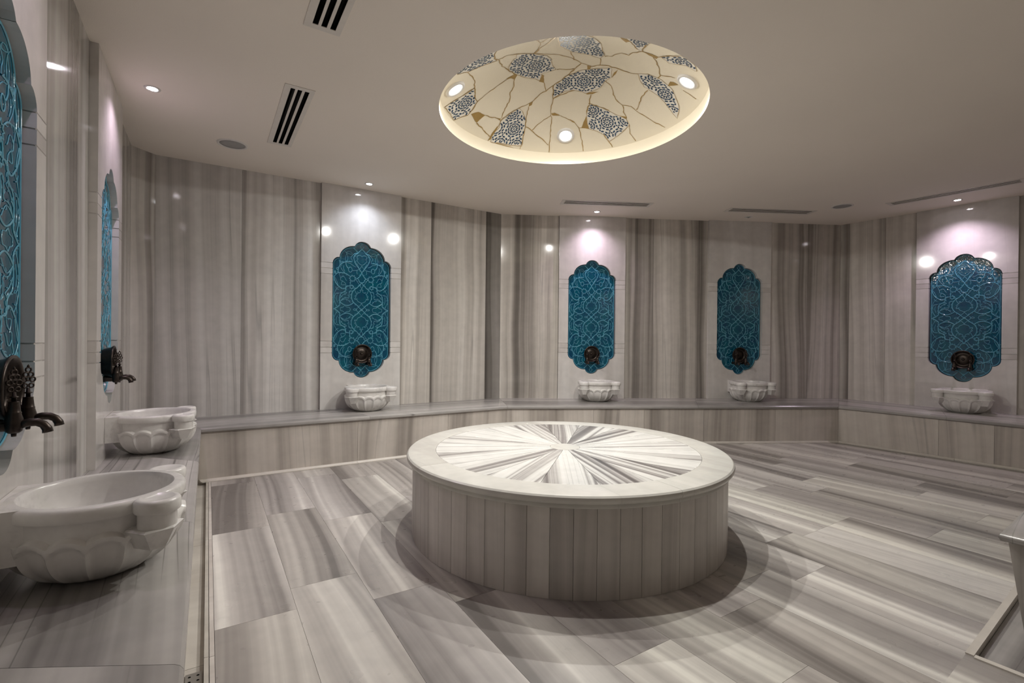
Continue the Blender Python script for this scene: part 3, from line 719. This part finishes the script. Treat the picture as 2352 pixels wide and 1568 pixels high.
# ------------------------------------------------------------------ basins
def basin_data():
    NF, PER = 16, 12; n = NF * PER
    hgt = 0.256
    prof_in = [(0.0, 0.075), (0.06, 0.08), (0.12, 0.105), (0.165, 0.15), (0.188, 0.20), (0.194, 0.235), (0.197, hgt - 0.004), (0.201, hgt)]
    out_top = [(0.222, hgt), (0.230, hgt - 0.003), (0.234, hgt - 0.010), (0.2345, hgt - 0.036), (0.231, hgt - 0.041), (0.222, hgt - 0.043), (0.2185, hgt - 0.047)]
    V = []; rows = 0
    def ring(fn):
        nonlocal rows
        for i in range(n): V.append(fn(i, 2*PI*i/n))
        rows += 1
    for r, z in prof_in + out_top: ring(lambda i, a: (r * math.cos(a), r * math.sin(a), z))
    def ph(i): return abs(((i % PER) / PER) - 0.5) * 2          # 0 in the middle of a flute, 1 on its ridge
    ztop = lambda i: 0.163 - 0.016 * ph(i) ** 2
    ring(lambda i, a: (0.2165 * math.cos(a), 0.2165 * math.sin(a), ztop(i) + 0.010))
    ring(lambda i, a: (0.226 * math.cos(a), 0.226 * math.sin(a), ztop(i) + 0.004))
    base = lambda t: 0.236 * (1 - t) ** 0.0 * math.sqrt(max(0.0, 1 - (t * 0.86) ** 2.3))
    L = 20
    for k in range(L + 1):
        t = k / L
        def f(i, a, t=t):
            p = ph(i); z = ztop(i) * (1 - t)
            r = base(t)
            rec = min(1.0, max(0.0, (t - 0.06) / 0.10)) * min(1.0, max(0.0, (1.0 - t) / 0.25) + 0.35)
            arch = 1.0 if t > 0.22 else max(0.0, min(1.0, (t - 0.05 - 0.12 * p * p) / 0.06))
            prof = 1 - p ** 4
            r -= 0.0125 * rec * arch * (0.75 * (1.0 if p < 0.72 else max(0.0, (0.95 - p) / 0.23)) + 0.25 * prof)
            r -= 0.006 * p * p * t
            return (r * math.cos(a), r * math.sin(a), z)
        ring(f)
    ring(lambda i, a: (0.05 * math.cos(a), 0.05 * math.sin(a), 0.0))
    Fc = []
    for j in range(rows - 1):
        for i in range(n):
            k = (i+1) % n; Fc.append((j*n+i, j*n+k, (j+1)*n+k, (j+1)*n+i))
    bowl = bpy.data.objects.new('tmp', mesh_data('bowl', V, Fc, M_BASIN)); auto_smooth(bowl, 40)
    # corner lobe: little turned disc with a dished top, neck, and a carved bracket below
    lm = MB().lathe([(0.0, hgt - 0.006), (0.034, hgt - 0.005), (0.044, hgt - 0.001), (0.050, hgt), (0.058, hgt - 0.003), (0.062, hgt - 0.009), (0.0625, hgt - 0.036), (0.060, hgt - 0.041), (0.054, hgt - 0.043), (0.052, hgt - 0.047), (0.052, 0.166), (0.047, 0.155), (0.0, 0.153)], 36, 'z')
    lobe = bpy.data.objects.new('tmp2', lm.data('corner_lobe', M_BASIN)); auto_smooth(lobe, 40)
    bm_ = MB(); zt, zm, zb = 0.168, 0.160, 0.100                   # pointed leaf bracket: five-sided inverted pyramid
    pts_t = [(-0.064, -0.05), (-0.070, 0.028), (0.0, 0.062), (0.070, 0.028), (0.064, -0.05)]
    pts_m = [(-0.056, -0.05), (-0.060, 0.022), (0.0, 0.058), (0.060, 0.022), (0.056, -0.05)]
    pts_b = [(-0.030, -0.06), (-0.032, 0.010), (0.0, 0.030), (0.032, 0.010), (0.030, -0.06)]
    V2 = [(x, y2, zt) for x, y2 in pts_m] + [(x, y2, zm + 0.004) for x, y2 in pts_t] + [(x, y2, zm - 0.006) for x, y2 in pts_m] + [(x, y2, zb) for x, y2 in pts_b]
    F2 = [(0, 1, 2, 3, 4), (19, 18, 17, 16, 15)]
    for j in range(3):
        for i in range(5):
            k = (i+1) % 5; F2.append((j*5+i, (j+1)*5+i, (j+1)*5+k, j*5+k))
    bm_.add(V2, F2)
    br = bpy.data.objects.new('tmp3', bm_.data('leaf_bracket', M_BASIN)); auto_smooth(br, 20)
    # block that ties the bowl to the wall
    bk = bmesh.new()
    mb = MB().box(-0.16, 0.16, 0.0, 0.14, 0.098, hgt - 0.001)
    me = mb.data('back_block', M_BASIN); bk.from_mesh(me)
    # cut the basin hollow out of the block: keep only the corners outside the inner bowl
    bk.free(); bpy.data.meshes.remove(me)
    blk = MB()
    arc = [(0.2 * math.sin(a), -0.235 + 0.2 * math.cos(a)) for a in [(-0.927 + 1.854 * k / 16) for k in range(17)]]
    arc = [(x, min(yv, -0.0352)) for x, yv in arc]
    poly = [(-0.16, 0.0), (-0.16, -0.115)] + arc + [(0.16, -0.115), (0.16, 0.0)]
    Vp = [(x, yv, hgt - 0.0005) for x, yv in poly] + [(x, yv, 0.098) for x, yv in poly]; m_ = len(poly)
    blk.add(Vp, [tuple(range(m_)), tuple(range(m_, 2*m_))[::-1]] + [(i, i + m_, (i+1) % m_ + m_, (i+1) % m_) for i in range(m_)])
    bo = bpy.data.objects.new('tmp4', blk.data('back_block', M_BASIN)); auto_smooth(bo, 40)
    out = [o.data for o in (bowl, lobe, br, bo)]
    for o in (bowl, lobe, br, bo): bpy.data.objects.remove(o)
    return out
BD = basin_data()
def basin(wall_key, s, label, k=PANEL_K, turn=0.0):
    t = empty('wash_basin', wall_frame(wall_key, s, HB, k + 0.001) @ Matrix.Rotation(turn, 4, 'Z'))
    tag(t, label, 'basin', 'carved marble basins')
    put('bowl', BD[0], t, Matrix.Translation((0, -0.235, 0)))
    put('back_block', BD[3], t)
    for sx in (-1, 1):
        l = put('corner_lobe', BD[1], t, Matrix.Translation((sx * 0.200, -0.402, 0)))
        put('leaf_bracket', BD[2], l, Matrix.Rotation(sx * 0.75 + PI, 4, 'Z'))

# ------------------------------------------------------------------ lamps
def spot(name, parent, m, watts, size, blend, col, rad=0.03):
    l = bpy.data.lights.new(name, 'SPOT'); l.energy = watts; l.spot_size = size; l.spot_blend = blend; l.color = col; l.shadow_soft_size = rad; l.specular_factor = 0.25
    return link(bpy.data.objects.new(name, l), parent, m)
DL_RING = MB().lathe([(0.028, 0.002), (0.030, -0.004), (0.036, -0.006), (0.046, -0.004), (0.048, 0.002)], 28, closed=True).data('trim_ring', M_WHITE, True)
DL_LENS = MB().lathe([(0.0305, 0.004), (0.030, -0.002), (0.022, -0.0045), (0.0, -0.0055)], 24).data('lens', M_LAMP, True)
DL_LENS_C = MB().lathe([(0.0305, 0.004), (0.030, -0.002), (0.022, -0.0045), (0.0, -0.0055)], 24).data('lens', M_LAMP_COOL, True)
DL_LENS_OFF = MB().lathe([(0.0305, 0.004), (0.030, -0.001), (0.010, -0.001), (0.009, -0.014), (0.0, -0.015)], 24).data('sensor_core', M_GRILLE, True)
def downlight(x, y, label, lit=1, cool=False, col=None):
    t = empty('downlight', Matrix.Translation((x, y, H)))
    tag(t, label, 'downlight', 'small recessed ceiling downlights' if lit else None)
    put('trim_ring', DL_RING, t)
    if not lit:
        put('sensor_core', DL_LENS_OFF, t); return
    put('lens', DL_LENS_C if cool else DL_LENS, t)
    spot('bulb', t, Matrix.Translation((0, 0, -0.012)), DOWNLIGHT_W * lit, math.radians(124), 1.0, col or ((0.78, 0.85, 1.0) if cool else (1.0, 0.80, 1.0)), 0.02)
# ------------------------------------------------------------------ fountains along the walls
FOUNT = [('left', 2.10, 0.44, w_left, 'in the left foreground, partly cut by the frame', 'foreground'),
         ('left', 4.02, 0.45, w_left, 'second along the left wall, seen edge on', 'edge'),
         ('rear', 2.018, 0.435, w_rear, 'on the brightly lit panel of the back wall', 'bright'),
         ('far', 1.213, 0.445, w_far, 'on the pale panel behind the round platform', 'behind'),
         ('far', 3.252, 0.44, w_far, 'on the unlit panel of the far wall', 'dim'),
         ('right', 1.287, 0.443, w_right, 'on the wide panel of the right wall', 'right')]
PL = {'foreground': 'turquoise relief tile plaque cut off by the left picture edge', 'edge': 'turquoise relief tile plaque seen nearly edge on beside the corner',
      'bright': 'bright turquoise relief tile plaque under the blue-white downlight on the back wall', 'behind': 'turquoise relief tile plaque on the far wall panel lit by a pinkish downlight',
      'dim': 'darkest turquoise relief tile plaque on the far wall panel without a lit downlight', 'right': 'widest looking turquoise relief tile plaque on the right wall'}
FA = {'foreground': 'dark bronze two-tap faucet with round dish, largest and nearest the viewer', 'edge': 'dark bronze two-tap faucet seen from the side against the striped slab',
      'bright': 'dark bronze two-tap faucet on the brightest turquoise plaque', 'behind': 'dark bronze two-tap faucet on the plaque straight behind the round platform',
      'dim': 'dark bronze two-tap faucet on the dimmest plaque of the far wall', 'right': 'dark bronze two-tap faucet on the plaque of the right wall'}
BA = {'foreground': 'large looking carved white marble basin on the bench in the left foreground', 'edge': 'carved white marble basin on the left bench beside the corner',
      'bright': 'carved white marble basin below the brightest turquoise plaque', 'behind': 'carved white marble basin on the far bench behind the round platform',
      'dim': 'carved white marble basin below the darkest plaque of the far wall', 'right': 'carved white marble basin on the bench of the right wall'}
TURN = {'right': 0.0, 'foreground': 0.0, 'edge': 0.0, 'bright': 0.0, 'behind': 0.0, 'dim': 0.0}
OFFS = {'foreground': -0.02, 'edge': -0.02, 'bright': 0.0, 'behind': 0.01, 'dim': 0.0, 'right': 0.06}
for key, s, hw, wall, where, tagk in FOUNT:
    fountain_panel(wall, s, hw, 'pale marble fountain panel ' + where)
    plaque(key, s, PL[tagk]); faucet(key, s, FA[tagk]); basin(key, s + OFFS[tagk], BA[tagk], PANEL_K, TURN[tagk])

# ------------------------------------------------------------------ benches
def seg_isect(a, d, b, e):
    t = ((b - a).x * e.y - (b - a).y * e.x) / (d.x * e.y - d.y * e.x); return a + d * t
ORDER = ['left', 'rear', 'far', 'right']
def nose_line(k):
    o, d, _ = WALLS[k]; return o + Vector((d.y, -d.x)) * DEPTH[k], d
N1 = seg_isect(*nose_line('left'), *nose_line('rear')); N2 = seg_isect(*nose_line('rear'), *nose_line('far')); N3 = seg_isect(*nose_line('far'), *nose_line('right'))
LS = Vector((-0.573, -1.2)); LSN = Vector((-0.04, -1.2)); RE = C3 + DR * 4.6; REN = RE + n_right * DEPTH['right']
ENDS = {'left': ((LS, LSN), (C1, N1)), 'rear': ((C1, N1), (C2, N2)), 'far': ((C2, N2), (C3, N3)), 'right': ((C3, N3), (RE, REN))}
def bench(key, label, seat_cuts, riser_cuts, z_floor=0.0):
    o, d, _ = WALLS[key]; fr_ = frame(o, d); inv = fr_.inverted(); D = DEPTH[key]
    t = empty('marble_bench', fr_); tag(t, label, 'bench')
    (A, AN), (B, BN) = ENDS[key]
    def pt(k, f, z):
        f0 = A + (AN - A) * (k / D); f1 = B + (BN - B) * (k / D); p = f0 + (f1 - f0) * f
        return inv @ Vector((p.x, p.y, z))
    L = (BN - AN).length
    prof = [(0.0, 0.410), (0.0, HB), (D - 0.020, HB), (D - 0.009, HB - 0.0025), (D - 0.002, HB - 0.010), (D, HB - 0.020), (D - 0.0015, HB - 0.031), (D - 0.010, HB - 0.039), (D - 0.020, 0.410)]
    cs = [0.0] + seat_cuts + [1.0]
    for f0, f1 in zip(cs, cs[1:]):
        g = 0.0008 / L
        a, b = f0 + g, f1 - g
        P0 = [pt(k, a, z) for k, z in prof]; P1 = [pt(k, b, z) for k, z in prof]; mid = sum(P0 + P1, Vector()) / (2 * len(prof)); mid.z = 0
        n = len(prof); V = [p - mid for p in P0 + P1]
        Fc = [tuple(range(n)), tuple(range(n, 2*n))[::-1]] + [(i, i + n, (i+1) % n + n, (i+1) % n) for i in range(n)]
        auto_smooth(make('seat_slab', V, Fc, M_SEAT, t, Matrix.Translation(mid)), 30)
    cs = [0.0] + riser_cuts + [1.0]
    ko = D - 0.0227
    for f0, f1 in zip(cs, cs[1:]):
        g = 0.001 / L; a, b = f0 + (g if f0 else 0), f1 - (g if f1 < 1 else 0)
        P = [pt(ko, a, z_floor), pt(ko, b, z_floor), pt(ko, b, 0.411), pt(ko, a, 0.411), pt(ko - 0.03, a, z_floor), pt(ko - 0.03, b, z_floor), pt(ko - 0.03, b, 0.411), pt(ko - 0.03, a, 0.411)]
        mid = (P[0] + P[1]) / 2; mid.z = 0
        make('riser_panel', [p - mid for p in P], [(0, 1, 2, 3), (5, 4, 7, 6), (0, 4, 5, 1), (1, 5, 6, 2), (2, 6, 7, 3), (3, 7, 4, 0)], M_RISER, t, Matrix.Translation(mid))
    return t
def fr_along(key, pts):
    """fractions along the nose of world points"""
    (A, AN), (B, BN) = ENDS[key]; d = (BN - AN)
    return [((Vector(p) - AN).dot(d)) / d.length_squared for p in pts]
bench('left', 'long grey marble bench along the left wall carrying the foreground basin', fr_along('left', [(-0.04, 0.2), (-0.04, 1.35), (-0.04, 2.37), (-0.04, 3.515)]), [0.3, 0.5, 0.7, 0.85], -0.03)
bench('rear', 'marble bench under the brightest fountain on the back wall', fr_along('rear', [(1.356, 4.767)]), fr_along('rear', [(1.25, 4.767), (2.2, 4.767)]), -0.03)
bench('far', 'marble bench along the far wall carrying two basins', fr_along('far', [(5.003, 3.789)]), [0.25, 0.40, 0.58, 0.8])
bench('right', 'marble bench along the right wall', fr_along('right', [(6.742, 1.905), (6.9, 0.3)]), [0.22, 0.32, 0.55, 0.75])
# thin cream skirting at the foot of the risers
def skirting(name, key, label, cuts):
    (A, AN), (B, BN) = ENDS[key]; D = DEPTH[key]; o, d, _ = WALLS[key]; fr_ = frame(o, d); inv = fr_.inverted()
    t = tag(empty(name, fr_), label, 'skirting', kind='structure')
    def pt(k, f, z):
        f0 = A + (AN - A) * (k / D); f1 = B + (BN - B) * (k / D); p = f0 + (f1 - f0) * f
        return inv @ Vector((p.x, p.y, z))
    cs = [0.0] + cuts + [1.0]; k0, k1 = D - 0.0225, D + 0.014
    for f0, f1 in zip(cs, cs[1:]):
        a, b = f0 + 0.0003, f1 - 0.0003
        P = [pt(k, f, z) for f in (a, b) for k, z in ((k0, 0.0005), (k1, 0.0005), (k1, 0.006), (k0 + 0.02, 0.009), (k0 + 0.012, 0.020), (k0, 0.022))]
        mid = sum(P, Vector()) / 12; mid.z = 0
        make('skirting_strip', [p - mid for p in P], [(0, 1, 2, 3, 4, 5), (11, 10, 9, 8, 7, 6)] + [(i, i + 6, (i+1) % 6 + 6, (i+1) % 6) for i in range(6)], M_TRIM, t, Matrix.Translation(mid))
skirting('baseboard_back_left', 'rear', 'cream stone strip along the foot of the back bench', [0.43, 0.8])
skirting('baseboard_back', 'far', 'cream stone strip along the foot of the far bench', [0.3, 0.62])
skirting('baseboard_right', 'right', 'cream stone strip along the foot of the right bench', [0.25, 0.6])

# ------------------------------------------------------------------ round heated platform
SM = Matrix.Translation((STONE_C[0], STONE_C[1], 0))
stone = tag(empty('heated_platform', SM), 'round raised marble platform with radiating striped inlay, in the middle of the floor', 'platform')
NST = 57; half = PI / NST; r0, r1 = 0.975, 1.003
tw = math.tan(half) * r1 - 0.0007
STAVE_ME = MB().add([(r0 - 1, -tw, 0), (r1 - 1 - 0.0015, -tw, 0), (r1 - 1, -tw + 0.0015, 0), (r1 - 1, tw - 0.0015, 0), (r1 - 1 - 0.0015, tw, 0), (r0 - 1, tw, 0)] + [(r0 - 1, -tw, 0.432), (r1 - 1 - 0.0015, -tw, 0.432), (r1 - 1, -tw + 0.0015, 0.432), (r1 - 1, tw - 0.0015, 0.432), (r1 - 1 - 0.0015, tw, 0.432), (r0 - 1, tw, 0.432)],
                    [(5, 4, 3, 2, 1, 0), (6, 7, 8, 9, 10, 11)] + [(i, (i+1) % 6, (i+1) % 6 + 6, i + 6) for i in range(6)]).data('stave', M_STAVE)
for i in range(NST):
    a = math.radians(-126.0) + (i + 0.5) * 2 * half
    o = put('stave', STAVE_ME, stone, Matrix.Rotation(a, 4, 'Z') @ Matrix.Translation((1, 0, 0.001)))
    t = rng.uniform(0.95, 1.04); o.color = (t, t * 0.995, t * 0.985, 1)
MB().lathe([(0.0, 0.002), (0.972, 0.002), (0.972, 0.44), (0.0, 0.44)], 64).build('core', M_GROUT, stone)
PROF = [(0.858, 0.455), (0.858, 0.500), (1.018, 0.500), (1.030, 0.4975), (1.038, 0.490), (1.041, 0.479), (1.039, 0.468), (1.033, 0.460), (1.024, 0.4565), (1.016, 0.4555), (1.016, 0.452), (1.0175, 0.449), (1.0175, 0.436), (1.014, 0.4325), (0.95, 0.4325), (0.95, 0.455)]
CUTS_R = [180.0, 270.0 - 6.0 + 0.5, 352.0, 448.0, 540.0]
for i in range(4):
    a0, a1 = math.radians(CUTS_R[i]) + 0.0008, math.radians(CUTS_R[i+1]) - 0.0008
    n = 40; m_ = len(PROF); V = []; Fc = []
    am = (a0 + a1) / 2; cx, cy = 0.95 * math.cos(am), 0.95 * math.sin(am)
    for j in range(n + 1):
        a = a0 + (a1 - a0) * j / n
        V += [(r * math.cos(a) - cx, r * math.sin(a) - cy, z) for r, z in PROF]
    for j in range(n):
        for k in range(m_):
            k2 = (k+1) % m_; Fc.append((j*m_+k, (j+1)*m_+k, (j+1)*m_+k2, j*m_+k2))
    Fc += [tuple(range(m_))[::-1], tuple(n*m_ + k for k in range(m_))]
    auto_smooth(make('rim_segment', V, Fc, M_CAP, stone, Matrix.Translation((cx, cy, 0))), 30)
NW = 18; wh = PI / NW; wr0, wr1 = 0.100, 0.8565
arc = [(-wh + 2 * wh * k / 8) for k in range(9)]
pin = [(wr0 * math.cos(a), wr0 * math.sin(a)) for a in arc]; pout = [(wr1 * math.cos(a), wr1 * math.sin(a)) for a in arc]
g = 0.0011
poly = [(x, max(-math.tan(wh) * x + g, min(math.tan(wh) * x - g, yv))) for x, yv in pin + pout[::-1]]
V, Fc = prism([(x - 0.5, yv) for x, yv in poly], 0.455, 0.4995)
Fc = [tuple(reversed(f)) for f in Fc]
WEDGE_ME = mesh_data('inlay_wedge', V, Fc, M_WEDGE)
bmw = bmesh.new(); bmw.from_mesh(WEDGE_ME); bmesh.ops.recalc_face_normals(bmw, faces=bmw.faces); bmw.to_mesh(WEDGE_ME); bmw.free()
for i in range(NW):
    a = math.radians(-126.5) + i * 2 * wh
    put('inlay_wedge', WEDGE_ME, stone, Matrix.Rotation(a, 4, 'Z') @ Matrix.Translation((0.5, 0, 0)))
MB().lathe([(0.0985, 0.455), (0.0985, 0.4997), (0.0, 0.4997)], 48).build('hub', M_CAP, stone)

# ------------------------------------------------------------------ tapered pedestal bench and its sunken tray, right foreground
tm = frame(TRAY_O, TRAY_X)                                            # local x along the far edge, local -y towards the viewer's side
ped = tag(empty('pedestal_bench', frame(Vector((2.735, 0.614)), TRAY_X)), 'tapered marble pedestal bench cut by the right picture edge', 'bench')
def nose_slab(mb, x0, x1, y0, y1, z0, z1, r=0.02):
    prof = [(r, z0), (0.006, z0 + 0.006), (0.0, (z0 + z1) / 2), (0.006, z1 - 0.006), (r, z1)]
    V = []
    for ins, z in prof: V += [(x0 + ins, y0 + ins, z), (x1 - ins, y0 + ins, z), (x1 - ins, y1 - ins, z), (x0 + ins, y1 - ins, z)]
    Fc = [(3, 2, 1, 0), tuple(4 * (len(prof) - 1) + i for i in range(4))]
    for j in range(len(prof) - 1):
        for i in range(4): Fc.append((j*4+i, j*4+(i+1) % 4, (j+1)*4+(i+1) % 4, (j+1)*4+i))
    return mb.add(V, Fc)
auto_smooth(nose_slab(MB(), 0.0, 1.6, -1.5, 0.0, 0.412, HB).build('seat_slab', M_SEAT, ped), 50)
V = [(0.085, -1.4, -0.02), (1.52, -1.4, -0.02), (1.52, -0.075, -0.02), (0.085, -0.075, -0.02), (0.032, -1.46, 0.412), (1.57, -1.46, 0.412), (1.57, -0.025, 0.412), (0.032, -0.025, 0.412)]
make('tapered_body', V, [(3, 2, 1, 0), (4, 5, 6, 7), (0, 1, 5, 4), (1, 2, 6, 5), (2, 3, 7, 6), (3, 0, 4, 7)], striped_marble('pedestal_marble', 1, 2, S_ST, rough=0.35, vein=0.2), ped)
tray = tag(empty('trim_1', tm), 'raised stone border around the sunken tray of the pedestal bench', 'trim', kind='structure')
MB().box(0.0, 1.9, -0.024, 0.002, -0.034, 0.006).build('border_strip', M_TRIM, tray, Matrix.Translation((0, 0, 0)))
MB().box(-1.7, 0.0, -0.012, 0.014, -0.034, 0.006).build('border_strip', M_TRIM, tray, Matrix.Translation((0, -0.026, 0)) @ Matrix.Rotation(PI/2, 4, 'Z'))
for i in range(4): MB().box(0.014, 1.9, -0.44, 0.0, -0.034, -0.022).build('tray_slab', M_SEAT, tray, Matrix.Translation((0, -0.026 - i * 0.442, 0)))

# ------------------------------------------------------------------ ceiling fittings
for (cx, cy), d, L, label in VENTS:
    v = tag(empty('ceiling_vent', frame(Vector((cx, cy)), d, H)), label, 'vent', 'slotted ceiling air vents')
    W = 0.185; hx = L / 2
    y0 = -W / 2
    edges = [(0.0, 0.030), (0.058, 0.075), (0.103, 0.118), (0.146, 0.185)]
    fm = MB()
    fm.box(-hx, hx, y0 + edges[0][0], y0 + edges[0][1], -0.004, 0.0); fm.box(-hx, hx, y0 + edges[3][0], y0 + edges[3][1], -0.004, 0.0)
    fm.box(-hx, -hx + 0.04, y0 + 0.030, y0 + 0.146, -0.004, 0.0); fm.box(hx - 0.04, hx, y0 + 0.030, y0 + 0.146, -0.004, 0.0)
    fm.build('frame', M_ALU, v)
    for a, b in edges[1:3]: MB().box(-hx + 0.04, hx - 0.04, y0 + a, y0 + b, -0.004, 0.0).build('slat', M_ALU, v)
    for a in (0.037, 0.083, 0.126):                                   # deflector blade set back in every slot
        MB().add([(-hx + 0.04, y0 + a, 0.015), (hx - 0.04, y0 + a, 0.015), (hx - 0.04, y0 + a + 0.004, 0.045), (-hx + 0.04, y0 + a + 0.004, 0.045)], [(0, 1, 2, 3)]).build('deflector', M_BLACK, v)
    du = MB().box(-hx + 0.02, hx - 0.02, y0 + 0.02, y0 + 0.165, 0.0006, 0.12)
    du.F = [f for i, f in enumerate(du.F) if i != 0]
    du.build('duct', M_BLACK, v)
for x, y, r, label in ((0.165, 4.79, 0.118, 'round flush ceiling speaker with grey grille beside the slotted vent'), (6.42, 2.825, 0.115, 'round flush ceiling speaker with grey grille near the far right corner')):
    s_ = tag(empty('ceiling_speaker', Matrix.Translation((x, y, H))), label, 'speaker', 'round flush ceiling speakers')
    MB().lathe([(r * 0.82, 0.001), (r * 0.83, -0.006), (r * 0.90, -0.009), (r * 0.98, -0.006), (r, 0.001)], 48, closed=True).build('rim_ring', M_WHITE, s_, None, True)
    MB().lathe([(r * 0.83, 0.002), (r * 0.83, -0.003), (r * 0.5, -0.0055), (0.0, -0.0065)], 48).build('grille', M_GRILLE, s_, None, True)
downlight(-0.326, 4.017, 'lit pinkish downlight in the ceiling above the edge-on plaque', 1.5)
downlight(1.443, 5.195, 'lit blue-white downlight above the brightest fountain', 1.0, True)
downlight(4.186, 4.669, 'lit pinkish downlight between the slim vent and the far wall', 1.5)
downlight(7.203, 1.987, 'lit pinkish downlight between the long vent and the right wall', 1.9)
downlight(-0.326, 2.10, 'added pinkish downlight above the foreground plaque, outside the picture', 0.5)  # unseen lamp, added to raise the brightness on this side
for i, (x, y) in enumerate(((1.2, -2.3), (3.0, -2.3), (4.8, -2.3), (6.6, -2.3), (7.32, 0.1))):  # added fill lamps out of view, brightening ceiling and walls
    downlight(x, y, 'added fill downlight out of the picture, ' + ('at the near end of the front wall', 'second along the front wall', 'third along the front wall', 'in the front right corner', 'on the right wall past the picture edge')[i], 1.5, False, (1.0, 0.93, 0.85))
downlight(5.987, 3.745, 'small unlit round ceiling sensor in front of the darkest fountain', 0)
# four flood lamps set in the dome
FR = MB().lathe([(0.050, 0.004), (0.052, -0.010), (0.060, -0.016), (0.070, -0.016), (0.078, -0.009), (0.080, 0.006)], 40, closed=True).data('lamp_ring', M_WHITE, True)
FL = MB().lathe([(0.052, 0.004), (0.051, -0.006), (0.030, -0.010), (0.0, -0.011)], 32).data('lamp_lens', M_FLOOD, True)
FLAB = ['bright white flood lamp at the left edge of the painted dome', 'round white flood lamp on the far side of the painted dome', 'white flood lamp with ribbed glass at the right edge of the dome', 'flood lamp hidden behind the near edge of the dome']
for (x, y), label in zip(((-0.741, 0.407), (0.467, 0.644), (0.599, -0.566), (-0.58, -0.60)), FLAB):
    z = cap_z(x, y); nrm = Vector((-x, -y, -(z - (DOME_RIM + DOME_RISE - RS)))).normalized()
    aim = Vector((-x, -y, -1.5)).normalized()
    q = (-nrm).to_track_quat('Z', 'Y').to_matrix().to_4x4()
    t = tag(empty('dome_lamp', Matrix.Translation((DOME_C[0] + x, DOME_C[1] + y, H + z)) @ q), label, 'lamp', 'flood lamps in the dome')
    put('lamp_ring', FR, t); put('lamp_lens', FL, t)
    spot('bulb', t, q.inverted() @ Matrix.Translation(nrm * 0.02) @ (-aim).to_track_quat('Z', 'Y').to_matrix().to_4x4(), DOME_SPOT_W, math.radians(155), 0.95, (1.0, 0.975, 0.925), 0.018)
